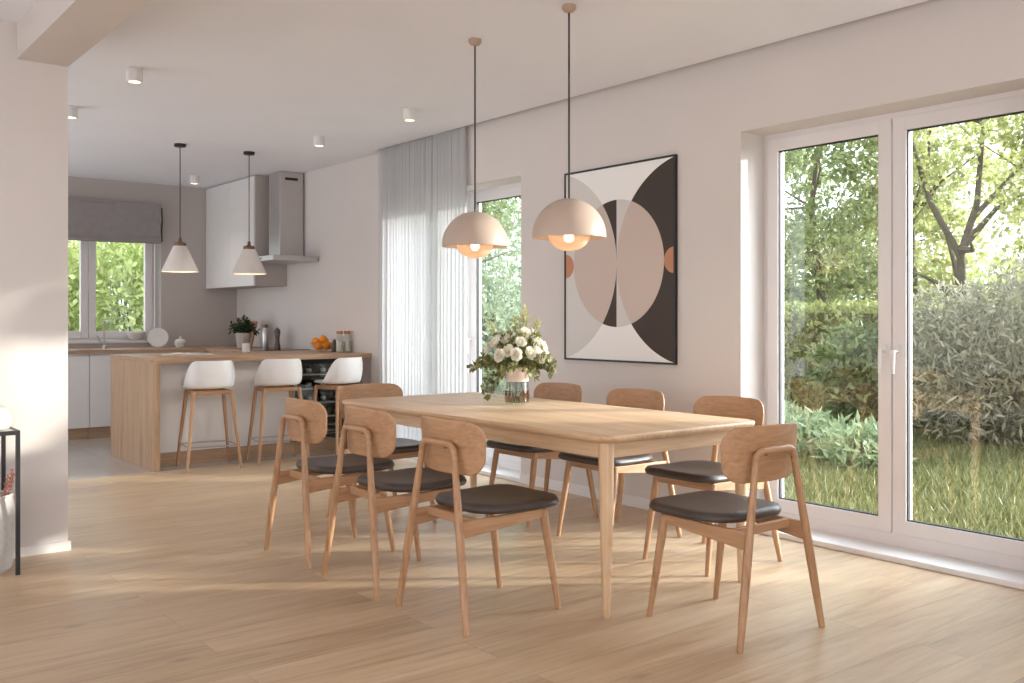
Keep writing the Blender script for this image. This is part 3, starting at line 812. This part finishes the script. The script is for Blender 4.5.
plate((3.50, 10.74, CZ + 0.106), 'round white plate standing upright against the wall by the window', math.radians(72))
t = thing('sugar_bowl', 'small white lidded bowl beside the upright plate', 'bowl', (3.70, 10.60, CZ))
obj('bowl', lathe(B(), [(0, 0), (0.04, 0), (0.062, 0.03), (0.066, 0.062), (0.062, 0.066), (0.0, 0.066)], 28), M['ceramic'], t, True)
obj('lid', lathe(B(), [(0.0, 0.068), (0.062, 0.068), (0.05, 0.088), (0.014, 0.10), (0.012, 0.108), (0.016, 0.118), (0.008, 0.126), (0, 0.127)], 28), M['ceramic'], t, True)
b = lathe(B(), [(0.0, 0.0), (0.05, 0.0), (0.085, 0.03), (0.105, 0.085), (0.101, 0.085), (0.08, 0.034), (0.0, 0.008)], 32)
tag(obj('bowl', b, M['ceramic'], None, True, loc=(3.33, YK + 0.05, KZ0 + 0.03)), 'round white bowl on the kitchen window sill', 'bowl')

def open_magazine():
    t = thing('open_magazine', 'open magazine lying on the oak island top', 'magazine', (3.0, 8.42, IZ), math.radians(-12))
    for s, nm in ((-1, 'page'), (1, 'page')):
        rl = []
        for i in range(11):
            k = i / 10; x = s * 0.215 * k; z = 0.012 * math.sin(PI * min(1, k * 1.4 + 0.1)) + 0.004
            rl.append([(x, -0.14, z), (x, 0.14, z), (x, 0.14, 0.0005), (x, -0.14, 0.0005)])
        obj(nm, rings(B(), rl), M['paper'], t, False)
    b = B()
    for i in range(4):
        box(b, 0.03, 0.17, 0.10 - i * 0.06, 0.125 - i * 0.06, 0.0158, 0.0164)
    obj('printed_block', b, M['grey'], t)
open_magazine()
def foliage_sprays(parent, name, mat, n_spray, spread, L, leaf, wid, up=0.6, rnd=None, per=16, droop=0.15, base=Vector((0, 0, 0)), stemname='stem', stem_r=0.0018, separate=True):
    V, F = [], []
    sb = B()
    for s in range(n_spray):
        a = rnd.uniform(0, 2 * PI); el = rnd.uniform(up - spread, up + spread)
        d = Vector((math.cos(a) * math.cos(el), math.sin(a) * math.cos(el), math.sin(el)))
        p = base.copy(); pts = [p.copy()]; ln = L * rnd.uniform(0.7, 1.1)
        for i in range(8):
            p = p + d * ln / 8; d = (d + Vector((rnd.uniform(-.12, .12), rnd.uniform(-.12, .12), -droop * 0.5))).normalized(); pts.append(p.copy())
        tube(sb, pts, stem_r, 5)
        for k in range(per):
            f = 0.25 + 0.75 * k / per; i = min(7, int(f * 8)); q = pts[i].lerp(pts[i + 1], f * 8 - i)
            dd = (pts[i + 1] - pts[i]).normalized(); side = dd.cross(rdir(rnd)).normalized()
            leaf_quads(V, F, q, (dd * 0.6 + side).normalized(), rdir(rnd), leaf * rnd.uniform(0.7, 1.2), wid * rnd.uniform(0.8, 1.2))
    obj(stemname, sb, M['stem'], parent, True)
    return mesh_from(name, V, F, mat, parent)
rnd = random.Random(3)
t = thing('potted_plant', 'dark leafy plant in a pale stone pot on the worktop below the wall cabinet', 'potted plant', (4.12, 9.86, CZ))
obj('pot', lathe(B(), [(0, 0), (0.055, 0), (0.065, 0.01), (0.082, 0.16), (0.078, 0.165), (0.070, 0.16), (0.06, 0.14), (0, 0.14)], 28), M['pot'], t, True)
foliage_sprays(t, 'leaves', M['darkleaf'], 26, 0.5, 0.20, 0.055, 0.03, 1.0, rnd, 12, 0.2, Vector((0, 0, 0.14)))
o = obj('chopping_board', slab(B(), rrect(0.10, 0.15, 0.02, 6), [(0.002, -0.009), (0, -0.007), (0, 0.007), (0.002, 0.009)], 0.10, 0.15), M['board'])
o.location = (4.30, 10.09, CZ + 0.147); o.rotation_euler = (PI / 2 + 0.02, math.radians(0), PI / 2 - 0.0)
o.rotation_euler = (math.radians(76), 0, -PI / 2)
tag(o, 'wooden chopping board leaning behind the potted plant', 'chopping board')
t = thing('steel_bottle', 'tall slim steel bottle next to the potted plant on the worktop', 'bottle', (4.22, 9.52, CZ))
obj('body', lathe(B(), [(0, 0), (0.036, 0), (0.038, 0.005), (0.038, 0.17), (0.03, 0.195), (0.024, 0.21), (0.024, 0.22), (0, 0.22)], 28), M['steel'], t, True)
obj('lid', lathe(B(), [(0, 0.221), (0.026, 0.221), (0.026, 0.25), (0.022, 0.256), (0, 0.256)], 24), M['brass'], t, True)
t = thing('pepper_mill', 'dark wooden pepper mill on the worktop beside the steel bottle', 'pepper mill', (4.30, 9.40, CZ))
obj('body', lathe(B(), [(0, 0), (0.032, 0), (0.033, 0.02), (0.024, 0.07), (0.022, 0.11), (0.03, 0.15), (0, 0.15)], 24), M['mill'], t, True)
obj('head', lathe(B(), [(0, 0.152), (0.029, 0.152), (0.033, 0.18), (0.028, 0.205), (0.012, 0.214), (0.01, 0.224), (0, 0.226)], 24), M['mill'], t, True)
b = lathe(B(), [(0, 0), (0.03, 0), (0.036, 0.005), (0.04, 0.085), (0.037, 0.085), (0.033, 0.008), (0, 0.006)], 24)
tag(obj('cup', b, M['ceramic'], None, True, loc=(3.62, 8.6, IZ)), 'small pale cup on the island top in front of the potted plant', 'cup')
# fruit bowl with oranges
FB = Vector((4.32, 8.42, IZ))
b = lathe(B(), [(0, 0), (0.05, 0), (0.055, 0.006), (0.10, 0.05), (0.125, 0.085), (0.121, 0.086), (0.096, 0.053), (0.05, 0.012), (0, 0.010)], 36)
tag(obj('fruit_bowl', b, M['vglass'], None, True, loc=FB), 'clear glass bowl heaped with oranges on the island', 'bowl')
op = [(0.0, 0.062, 0.052), (0.06, -0.02, 0.054), (-0.058, -0.025, 0.054), (0.004, -0.062, 0.056), (0.052, 0.05, 0.098), (-0.052, 0.045, 0.098), (0.0, -0.012, 0.118)]
on = ['at the back', 'at the right side', 'at the left side', 'at the front', 'upper right', 'upper left', 'topmost, in the middle']
first = None
for (dx, dy, dz), nm in zip(op, on):
    if first is None:
        b = B(); bmesh.ops.create_uvsphere(b, u_segments=24, v_segments=16, radius=0.039)
        for v in b.verts: v.co.z *= 0.95
        first = obj('orange', b, M['orange'], None, True, sharp=80)
        o = first
        lathe_b = lathe(B(), [(0.0, 0.0362), (0.005, 0.0365), (0.004, 0.0395), (0, 0.040)], 8)
        obj('stalk', lathe_b, M['stem'], first)
    else:
        o = first.copy(); COL.objects.link(o)
        c = first.children[0].copy(); COL.objects.link(c); c.parent = o
    o.location = FB + Vector((dx, dy, dz)); o.rotation_euler = (rnd.uniform(-.6, .6), rnd.uniform(-.6, .6), rnd.uniform(0, 6))
    tag(o, 'orange in the glass bowl, %s of the heap' % nm, 'orange', 'oranges in the glass bowl')
def jar(x, y, label):
    t = thing('storage_jar', label, 'jar', (x, y, IZ), 0, 'tall glass jars on the island')
    obj('glass_body', lathe(B(), [(0, 0), (0.034, 0), (0.036, 0.004), (0.036, 0.15), (0.028, 0.165), (0.028, 0.172), (0.025, 0.172), (0.025, 0.164), (0.033, 0.148), (0.033, 0.006), (0, 0.006)], 28), M['vglass'], t, True)
    obj('lid', lathe(B(), [(0, 0.173), (0.03, 0.173), (0.031, 0.177), (0.031, 0.198), (0.028, 0.202), (0, 0.202)], 24), M['copper'], t, True)
    obj('contents', lathe(B(), [(0, 0.007), (0.0322, 0.007), (0.0322, 0.11), (0, 0.113)], 24), M['paper'], t, True)
jar(4.345, 8.12, 'copper lidded glass jar on the island, the one nearer the fruit bowl')
jar(4.425, 8.12, 'copper lidded glass jar on the island, the one nearer the curtain')
b = lathe(B(), [(0, 0), (0.026, 0), (0.028, 0.004), (0.028, 0.08), (0.016, 0.10), (0.014, 0.118), (0, 0.12)], 24)
tag(obj('spice_bottle', b, M['mill'], None, True, loc=(4.35, 8.235, IZ)), 'short dark bottle between the oranges and the copper lidded jars', 'bottle')

# ------------------------------------------------------------------ vase of flowers
VX, VY, VZ = 3.303, 4.127, 0.7505
VS = 0.84
def vase():
    t = thing('vase', 'glass vase with a blush band holding white flowers on the table', 'vase', (VX, VY, VZ))
    prof = [(0, 0), (0.074, 0), (0.082, 0.006), (0.084, 0.05), (0.076, 0.12), (0.071, 0.16), (0.072, 0.20)]
    inn = [(0.069, 0.20), (0.068, 0.16), (0.073, 0.12), (0.081, 0.05), (0.079, 0.011), (0, 0.009)]
    obj('glass_body', lathe(B(), prof + inn, 44), M['vglass'], t, True)
    obj('band', lathe(B(), [(0.0762, 0.128), (0.0735, 0.16), (0.0745, 0.205), (0.0765, 0.205), (0.0755, 0.16), (0.0785, 0.126)], 44), M['band'], t, True)
    obj('water', lathe(B(), [(0, 0.0095), (0.078, 0.0115), (0.0805, 0.05), (0.0785, 0.075), (0, 0.075)], 36), M['water'], t, True)
    t.scale = (VS, VS, 1)
vase()
def bouquet():
    rnd = random.Random(11)
    t = thing('flower_bouquet', 'loose bouquet of cream flowers and green leaves standing in the table vase', 'flowers', (VX, VY, VZ))
    heads = []
    for i in range(27):
        a = i * 2.4; r = 0.03 + 0.165 * math.sqrt(i / 27); z = 0.405 - 0.62 * r + rnd.uniform(-0.035, 0.03)
        heads.append(Vector((r * math.cos(a), r * math.sin(a), z)))
    for h in heads:
        sb = B(); foot = Vector((rnd.uniform(-.055, .055), rnd.uniform(-.055, .055), 0.014)); neck = Vector((h.x * 0.25, h.y * 0.25, 0.19))
        pts = [foot.lerp(neck, k / 4) for k in range(5)] + [neck.lerp(h, k / 4) + Vector((0, 0, 0.02 * math.sin(PI * k / 4))) for k in range(1, 5)]
        obj('stem', tube(sb, pts, 0.0024, 6), M['stem'], t, True)
        V, F = [], []
        n = (h - Vector((0, 0, 0.22))).normalized(); ax = n.orthogonal().normalized(); ay = n.cross(ax)
        for ring, (cnt, tilt, Lp) in enumerate(((7, 1.40, 0.040), (8, 0.95, 0.038), (7, 0.5, 0.031), (4, 0.2, 0.024))):
            for k in range(cnt):
                a = 2 * PI * (k + 0.5 * ring) / cnt + rnd.uniform(-.2, .2)
                o_ = ax * math.cos(a) + ay * math.sin(a)
                d = (n * math.cos(tilt) + o_ * math.sin(tilt)).normalized()
                s = n.cross(o_); b0 = len(V); W = Lp * 0.85; inn = (n * math.sin(tilt) - o_ * math.cos(tilt))
                for u in range(4):
                    w = W * (0.25, 0.8, 1.0, 0.62)[u] / 2; q = h + o_ * 0.003 + d * Lp * u / 3 + inn * (0.012 * (u / 3) ** 2)
                    V += [q - s * w + inn * 0.006, q, q + s * w + inn * 0.006]
                for u in range(3):
                    for c in range(2): F.append((b0 + u * 3 + c, b0 + u * 3 + c + 1, b0 + u * 3 + c + 4, b0 + u * 3 + c + 3))
        mesh_from('flower', V, F, M['petal'], t, True)
    # leafy sprays, every spray a part
    def spray(d, ln, droop, mat, leaf, wid, per, name):
        V, F = [], []; p = Vector((0.02 * d.x, 0.02 * d.y, 0.19)); pts = [p.copy()]; d = d.normalized()
        for i in range(10):
            p = p + d * ln / 10; d = (d + Vector((rnd.uniform(-.08, .08), rnd.uniform(-.08, .08), -droop / 5))).normalized(); pts.append(p.copy())
        for k in range(per):
            f = 0.2 + 0.8 * k / per; i = min(9, int(f * 10)); q = pts[i].lerp(pts[i + 1], f * 10 - i)
            dd = (pts[i + 1] - pts[i]).normalized(); side = dd.cross(rdir(rnd)).normalized()
            leaf_quads(V, F, q, (dd * 0.5 + side).normalized(), rdir(rnd), leaf * rnd.uniform(0.75, 1.2), wid * rnd.uniform(0.8, 1.2))
        st_ = obj(name, tube(B(), pts, 0.0018, 5), M['stem'], t, True)
        mesh_from('leaves', V, F, mat, st_)
    for k in range(16):
        a = k * 2.4 + 0.3
        spray(Vector((math.cos(a), math.sin(a), rnd.uniform(0.15, 0.8))), rnd.uniform(0.20, 0.29), rnd.uniform(0.2, 0.5), M['euc'], 0.042, 0.026, 24, 'leafy_spray')
    for k in range(14):
        a = k * 2.4 + 1.1
        spray(Vector((0.55 * math.cos(a), 0.55 * math.sin(a), rnd.uniform(0.8, 1.4))), rnd.uniform(0.18, 0.25), 0.15, M['euc'], 0.038, 0.022, 22, 'leafy_spray')
    # side directions seen from the room: -r is picture left
    rx, ry = math.cos(TH), -math.sin(TH)
    for sgn, up, ln, dr in ((-1, 0.25, 0.30, 0.25), (-1, 0.05, 0.26, 0.7), (-1, 0.1, 0.26, 1.4), (1, 0.45, 0.23, 0.3), (1, 0.25, 0.22, 0.35), (-1, 0.5, 0.24, 0.3)):
        spray(Vector((sgn * rx + rnd.uniform(-.2, .2), sgn * ry + rnd.uniform(-.3, .1), up)), ln, dr, M['euc'], 0.045, 0.030, 26, 'leafy_spray')
    for sgn, up, ln in ((0.35, 1.5, 0.36), (0.25, 1.9, 0.33), (-0.75, 1.3, 0.33), (0.05, 1.8, 0.28), (0.5, 1.2, 0.30)):
        spray(Vector((sgn * rx, sgn * ry, up)), ln, 0.05, M['sprig'], 0.038, 0.018, 44, 'flower_spike')
    t.scale = (VS, VS, 1)
bouquet()

# ------------------------------------------------------------------ side table at the left wall
def side_table():
    x1, y0 = 0.992, 5.03
    x0, y1 = 0.35, 5.385
    t = thing('side_table', 'black metal framed side table against the left wall', 'side table', ((x0 + x1) / 2, (y0 + y1) / 2, 0))
    hx, hy = (x1 - x0) / 2, (y1 - y0) / 2; q = 0.018
    for sx in (-1, 1):
        for sy in (-1, 1):
            obj('leg', bx(sx * hx - (q if sx > 0 else 0), sx * hx + (0 if sx > 0 else q), sy * hy - (q if sy > 0 else 0), sy * hy + (0 if sy > 0 else q), 0, 0.668), M['black'], t)
    b = B()
    for s in (-1, 1):
        box(b, -hx, hx, s * hy - (q if s > 0 else 0), s * hy + (0 if s > 0 else q), 0.668, 0.688); box(b, s * hx - (q if s > 0 else 0), s * hx + (0 if s > 0 else q), -hy + q, hy - q, 0.668, 0.688)
    obj('top_frame', b, M['black'], t)
    obj('tabletop', bx(-hx + q, hx - q, -hy + q, hy - q, 0.670, 0.686), M['white'], t)
side_table()
b = slab(B(), rrect(0.24, 0.155, 0.09, 8), [(0.05, 0), (0.012, 0.002), (0.0, 0.02), (0.0, 0.05), (0.008, 0.085), (0.025, 0.105), (0.06, 0.115), (0.10, 0.118)], 0.24, 0.155)
tag(obj('seat_cushion', b, M['basket'], None, True, loc=(0.735, 5.205, 0.689), sharp=60), 'soft white rounded cushion on the black framed side table', 'cushion')
t = thing('woven_basket', 'pale woven basket on the floor under the black framed side table', 'basket', (0.86, 5.19, 0))
prof = [(0, 0.0), (0.105, 0.0), (0.125, 0.02), (0.145, 0.14), (0.145, 0.26), (0.128, 0.36), (0.120, 0.365), (0.124, 0.35), (0.138, 0.26), (0.138, 0.14), (0.118, 0.024), (0, 0.012)]
obj('body', lathe(B(), prof, 36), M['basket'], t, True)
b = B()
tube(b, [(0.0, 0, 0.365)] and [(0.124 * math.cos(i * PI / 16), 0.124 * math.sin(i * PI / 16), 0.366) for i in range(33)], 0.008, 8, False)
obj('rim', b, M['basket'], t, True)
t = thing('dried_flowers', 'dusty rose dried stems sticking out of the woven basket', 'dried flowers', (0.86, 5.19, 0.014))
rnd = random.Random(5)
for i in range(7):
    a = rnd.uniform(-0.9, 0.9) - 0.3; ln = rnd.uniform(0.42, 0.5)
    tip = Vector((0.13 * math.cos(a), 0.10 * math.sin(a), ln))
    obj('stem', tube(B(), [(0.02 * math.cos(a), 0.02 * math.sin(a), 0.0), tip * 0.6, tip], [0.003, 0.003, 0.002], 6), M['rust'], t, True)
    V, F = [], []
    for k in range(26): leaf_quads(V, F, tip * (0.78 + 0.22 * k / 26), (tip.normalized() * 0.6 + rdir(rnd)).normalized(), rdir(rnd), 0.022, 0.010)
    mesh_from('bloom', V, F, M['rust'], t)

# ------------------------------------------------------------------ garden
def in_blob(rnd, blobs):
    c, r = rnd.choices(blobs, [b_[1][0] * b_[1][1] * b_[1][2] for b_ in blobs])[0]
    d = rdir(rnd); k = rnd.uniform(0.35, 1.0) ** 0.6
    return Vector((c[0] + d.x * r[0] * k, c[1] + d.y * r[1] * k, c[2] + d.z * r[2] * k))
def shrub(name, label, cat, loc, blobs, n, mat, leaf, wid, seed, group=None, stems=5):
    rnd = random.Random(seed)
    t = thing(name, label, cat, loc, 0, group)
    V, F = [], []
    for _ in range(n):
        p = in_blob(rnd, blobs)
        if p.z < 0.03: p.z = 0.03 + rnd.random() * 0.1
        leaf_quads(V, F, p, (rdir(rnd) + Vector((0, 0, 0.5))).normalized(), rdir(rnd), leaf * rnd.uniform(0.6, 1.3), wid * rnd.uniform(0.7, 1.3))
    mesh_from('foliage', V, F, mat, t)
    b = B()
    for k in range(stems):
        c, r = blobs[k % len(blobs)]
        x, y = c[0] * 0.25 + rnd.uniform(-.1, .1), c[1] * 0.25 + rnd.uniform(-.1, .1)
        tube(b, [(x, y, -0.05), (c[0] * 0.6 + rnd.uniform(-.1, .1), c[1] * 0.6, c[2] * 0.5), (c[0] + rnd.uniform(-.2, .2) * r[0], c[1], c[2] + r[2] * 0.4)], [0.03, 0.022, 0.008], 7)
    obj('stem', b, M['bark'], t, True)
    return t
def tree(label, loc, trunks, blobs, n, mat, leaf, wid, seed):
    """trunks: list of (points, r0, r1)"""
    rnd = random.Random(seed)
    t = thing('garden_tree', label, 'tree', loc, 0, 'garden trees beyond the hedge')
    b = B()
    for pts, r0, r1 in trunks:
        m = len(pts); r0, r1 = r0 * 0.62, r1 * 0.62; tube(b, pts, [r0 + (r1 - r0) * i / (m - 1) for i in range(m)], 9)
        for _ in range(7):
            i = rnd.randint(max(1, m // 2), m - 1); p = Vector(pts[i]); d = (rdir(rnd) + Vector((0, 0, 0.7))).normalized(); L = rnd.uniform(0.8, 1.7)
            q = p + d * L * 0.5; r_ = q + (d + rdir(rnd) * 0.4).normalized() * L * 0.5
            tube(b, [p, q, r_], [r1 * 1.1, r1 * 0.6, 0.008], 6)
    obj('trunk', b, M['bark'], t, True)
    V, F = [], []
    nc = max(20, n // 45)
    cents = [in_blob(rnd, blobs) for _ in range(nc)]
    for _ in range(int(n * 1.5)):
        c = rnd.choice(cents); p = c + rdir(rnd) * rnd.uniform(0, 0.42)
        leaf_quads(V, F, p, (rdir(rnd) + Vector((0, 0, -0.3))).normalized(), rdir(rnd), 0.72 * leaf * rnd.uniform(0.6, 1.3), 0.72 * wid * rnd.uniform(0.7, 1.3))
    mesh_from('foliage', V, F, mat, t)
    return t
# lawn
struct('ground', bx(XO, 40, -14, 34, -0.30, -0.04), M['lawn'])
struct('terrace', bx(XO, 5.25, 0.4, 9.0, -0.12, -0.02, bev=0.005), M['stone'])
rnd = random.Random(21); V, F = [], []
for _ in range(42000):
    x = 5.2 + 6.2 * rnd.random() ** 1.25; y = x * rnd.uniform(0.30, 0.84)
    p = Vector((x, y, -0.05)); a = rnd.uniform(0, 2 * PI); h = rnd.uniform(0.05, 0.13); w = rnd.uniform(0.004, 0.008)
    s = Vector((math.cos(a), math.sin(a), 0)) * w; ln = Vector((rnd.uniform(-.5, .5), rnd.uniform(-.5, .5), 0)) * h
    i = len(V); V += [p - s, p + s, p + ln * 0.4 + s * 0.7 + Vector((0, 0, h * 0.6)), p + ln + Vector((0, 0, h))]; F.append((i, i + 1, i + 2, i + 3))
g = mesh_from('lawn_grass', V, F, M['blade']); tag(g, 'long green lawn grass outside the garden door', 'grass', None, 'stuff')
# clipped hedge
rnd = random.Random(31); V, F = [], []
hd = thing('hedge', 'clipped green hedge with a flat top across the garden', 'hedge', (11.3, 7.5, 0))
for _ in range(15000):
    u = rnd.random()
    y = rnd.uniform(-6, 8)
    if u < 0.62: p = Vector((-0.42 + rnd.uniform(-.05, .08), y, rnd.uniform(0.0, 1.36)))
    elif u < 0.9: p = Vector((rnd.uniform(-.42, .42), y, 1.36 + rnd.uniform(-.06, .05)))
    else: p = Vector((0.42 + rnd.uniform(-.08, .05), y, rnd.uniform(0, 1.36)))
    leaf_quads(V, F, p, (rdir(rnd) + Vector((-0.3, 0, 0.4))).normalized(), rdir(rnd), rnd.uniform(0.07, 0.13), rnd.uniform(0.04, 0.07))
mesh_from('foliage', V, F, M['hedge'], hd)
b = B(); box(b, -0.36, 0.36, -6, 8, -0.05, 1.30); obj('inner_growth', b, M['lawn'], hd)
# low silver plants in front of it
for k, (x, y, s) in enumerate(((7.65, 5.2, 0.85), (8.15, 5.95, 0.85), (7.2, 4.4, 0.8))):
    shrub('border_plant', ['pale green border plant outside the left door sash, middle one of three', 'pale green border plant outside the left door sash, farthest of three from the door handle', 'pale green border plant outside the left door sash, nearest of three to the door handle'][k], 'plant', (x, y, -0.04),
          [((0, 0, 0.16), (0.42 * s, 0.42 * s, 0.24)), ((0.3 * s, 0.3 * s, 0.14), (0.3, 0.3, 0.2))], 1500, M['pale'], 0.11, 0.03, 40 + k, 'low pale plants in the garden border')
# olive coloured bushes in the right pane
shrub('garden_bush', 'tall grey green bush filling the right door sash', 'bush', (9.5, 4.45, -0.04),
      [((0, 0, 0.75), (1.0, 1.0, 0.8)), ((-0.1, -0.5, 1.2), (0.7, 0.7, 0.65)), ((0.1, 0.4, 1.05), (0.6, 0.6, 0.6)), ((0.2, -1.2, 1.25), (0.7, 0.8, 0.75))], 11000, M['olive'], 0.12, 0.028, 51, None, 9)
shrub('garden_bush', 'darker green bush behind the meeting door sashes', 'bush', (9.9, 6.0, -0.04),
      [((0, 0, 0.6), (0.7, 0.7, 0.65)), ((0.2, -0.4, 0.9), (0.5, 0.5, 0.4))], 3500, M['tree3'], 0.11, 0.05, 52, None, 6)
# trees: left pane
tree('dense mid green tree filling the left door sash', (14.5, 9.6, -0.04), [([(0, 0, 0), (0.05, 0.1, 1.6), (-0.1, 0.2, 3.2), (0.1, 0.1, 5)], 0.16, 0.04)],
     [((0, 0, 3.6), (1.9, 1.9, 1.9)), ((-0.6, -1.2, 2.4), (1.3, 1.3, 1.1)), ((0.4, 0.9, 2.2), (1.4, 1.4, 1.1))], 7500, M['tree1'], 0.17, 0.085, 61)
tree('yellow green tree behind the hedge, toward the meeting door sashes', (16.5, 9.3, -0.04), [([(0, 0, 0), (0.0, -0.1, 1.5), (0.1, 0.1, 3.0), (0.0, 0.2, 4.4)], 0.14, 0.04)],
     [((0, 0, 2.4), (1.6, 1.6, 1.3)), ((0.2, -1.0, 3.8), (1.3, 1.3, 1.2))], 5200, M['tree2'], 0.17, 0.085, 62)
tree('dark green tree behind the left door sash edge', (16.5, 12.2, -0.04), [([(0, 0, 0), (0, 0.1, 2), (0.1, 0, 4.2)], 0.16, 0.05)],
     [((0, 0, 3.0), (1.8, 1.8, 2.2))], 5600, M['tree3'], 0.18, 0.09, 63)
# right pane: two thin trees with forked trunks
tree('slender forked tree near the centre of the right door sash', (14.2, 7.05, -0.04),
     [([(0, 0, 0), (0.02, 0.0, 1.5), (0.0, 0.03, 2.3)], 0.13, 0.10), ([(0.0, 0.03, 2.2), (-0.25, 0.35, 3.0), (-0.35, 0.75, 4.4), (-0.4, 0.9, 5.6)], 0.09, 0.03), ([(0, 0.03, 2.2), (0.25, -0.1, 3.0), (0.35, -0.15, 4.2), (0.4, -0.2, 5.6)], 0.10, 0.03), ([(0.2, -0.08, 2.8), (0.5, -0.6, 3.5), (0.7, -0.95, 4.3)], 0.07, 0.02)],
     [((0, 0.1, 4.4), (1.3, 1.5, 1.1)), ((0.4, -1.4, 3.9), (0.8, 0.9, 1.0)), ((-0.2, 1.0, 3.5), (0.5, 0.5, 0.7))], 2300, M['tree2'], 0.15, 0.075, 64)
tree('thin straight tree at the inner edge of the right door sash', (14.3, 7.85, -0.04),
     [([(0, 0, 0), (0.02, 0.0, 1.6), (-0.03, 0.05, 2.8), (-0.05, 0.25, 4.4)], 0.11, 0.05), ([(-0.03, 0.05, 2.7), (0.1, -0.15, 3.6), (0.15, -0.2, 4.6)], 0.06, 0.02)],
     [((0, 0.1, 3.6), (0.6, 0.6, 0.9)), ((0.0, 0.2, 4.6), (0.7, 0.7, 0.6))], 1200, M['tree2'], 0.15, 0.075, 65)
tree('bright leafy tree at the outer edge of the right door sash', (14.5, 5.6, -0.04), [([(0, 0, 0), (0, 0.1, 2), (0.1, 0, 4.0)], 0.12, 0.04)],
     [((0, 0, 2.9), (1.0, 1.0, 1.5)), ((0, -0.6, 4.4), (1.0, 1.0, 0.9))], 4200, M['tree2'], 0.16, 0.08, 66)
for k, (x, y, m_, lab) in enumerate(((20, 9.0, 'lime', 'bright lime far shrub behind the forked trees'), (20, 12.4, 'tree1', 'far shrub behind the yellow green tree'), (20.5, 15.5, 'tree3', 'far dark shrub behind the hedge in the left door sash'), (19, 6.6, 'tree2', 'far yellowish shrub behind the tall grey green bush'))):
    shrub('far_shrub', lab, 'shrub', (x, y, -0.04), [((0, 0, 1.2), (1.8, 1.9, 1.5)), ((0.2, 1.2, 1.0), (1.4, 1.4, 1.2))], 3200, M[m_], 0.2, 0.1, 70 + k, 'far shrubs at the garden end', 4)
# seen through the second door
tree('tall tree seen through the second glass door', (8.4, 12.2, -0.04), [([(0, 0, 0), (0.05, 0, 2), (0, 0.1, 4.4)], 0.12, 0.05)],
     [((0, 0, 4.0), (1.6, 1.6, 1.0)), ((0.6, -0.6, 3.3), (0.8, 0.8, 0.7))], 3600, M['tree1'], 0.16, 0.08, 80)
shrub('garden_bush', 'silvery bush seen through the second glass door', 'bush', (9.2, 12.2, -0.04), [((0, 0, 0.9), (1.6, 1.6, 1.0)), ((0.3, 0.6, 1.5), (1.0, 1.0, 0.9))], 5200, M['pale'], 0.13, 0.05, 81, None, 6)
shrub('far_shrub', 'tall pale far shrub behind the silvery bush, seen through the second glass door', 'shrub', (12.6, 16.6, -0.04), [((0, 0, 2.0), (2.2, 2.2, 2.3)), ((-0.6, 0.8, 3.4), (1.5, 1.5, 1.2))], 9000, M['pale'], 0.17, 0.07, 84, None, 5)
# beyond the kitchen window
shrub('garden_bush', 'bright lime green bush outside the kitchen window', 'bush', (4.6, 15.6, -0.04), [((0, 0, 1.3), (1.3, 1.0, 1.5)), ((-0.9, 0.3, 1.0), (0.9, 0.8, 1.2)), ((0.9, 0, 1.6), (0.9, 0.9, 1.2))], 13000, M['lime'], 0.13, 0.06, 82, None, 7)
shrub('far_shrub', 'pale far shrub beyond the bush outside the kitchen window', 'shrub', (5.6, 19.5, -0.04), [((0, 0, 1.5), (2.2, 1.2, 1.9)), ((-1.5, 0.2, 1.3), (1.6, 1.0, 1.5))], 6000, M['tree2'], 0.2, 0.1, 83, None, 5)
struct('ground_back', bx(-6, XO - 0.001, YK + 0.31, 34, -0.30, -0.05), M['lawn'])

# ------------------------------------------------------------------ light
w = bpy.data.worlds.new('sky'); SC.world = w; w.use_nodes = True
nt = w.node_tree; nt.nodes.clear()
out = nt.nodes.new('ShaderNodeOutputWorld'); bg = nt.nodes.new('ShaderNodeBackground')
tc = nt.nodes.new('ShaderNodeTexCoord'); sp = nt.nodes.new('ShaderNodeSeparateXYZ'); rp = nt.nodes.new('ShaderNodeValToRGB')
nt.links.new(tc.outputs['Generated'], sp.inputs[0]); nt.links.new(sp.outputs[2], rp.inputs[0])
e = rp.color_ramp.elements; e[0].position = 0.0; e[0].color = (0.93, 0.965, 1.0, 1); e[1].position = 0.8; e[1].color = (0.76, 0.87, 1.0, 1)
SUN = Vector((0.82, -0.56, 0.205)).normalized(); GLOW = Vector((0.80, -0.42, 0.42)).normalized()
dt = nt.nodes.new('ShaderNodeVectorMath'); dt.operation = 'DOT_PRODUCT'; dt.inputs[1].default_value = GLOW
nt.links.new(tc.outputs['Generated'], dt.inputs[0])
def wm(op, a, b_):
    n_ = nt.nodes.new('ShaderNodeMath'); n_.operation = op
    for i, v in enumerate((a, b_)):
        if isinstance(v, (int, float)): n_.inputs[i].default_value = v
        else: nt.links.new(v, n_.inputs[i])
    return n_.outputs[0]
SKY_BASE, SKY_GLOW = 2.25, 21.0
nt.links.new(wm('ADD', wm('MULTIPLY', wm('POWER', wm('MAXIMUM', dt.outputs['Value'], 0.0), 7.0), SKY_GLOW), SKY_BASE), bg.inputs[1])
nt.links.new(rp.outputs[0], bg.inputs[0])
nt.links.new(bg.outputs[0], out.inputs[0])
S = bpy.data.lights.new('hazy_sun', 'SUN'); S.energy = 6.8; S.angle = math.radians(3.0); S.color = (1.0, 0.93, 0.84)
so = bpy.data.objects.new('hazy_sun', S); COL.objects.link(so)
so.rotation_euler = (-SUN).to_track_quat('-Z', 'Y').to_euler()

SC.view_settings.view_transform = 'Standard'; SC.view_settings.look = 'None'
SC.view_settings.gamma = 1.0; SC.view_settings.use_curve_mapping = False
SC.view_settings.exposure = 0.12
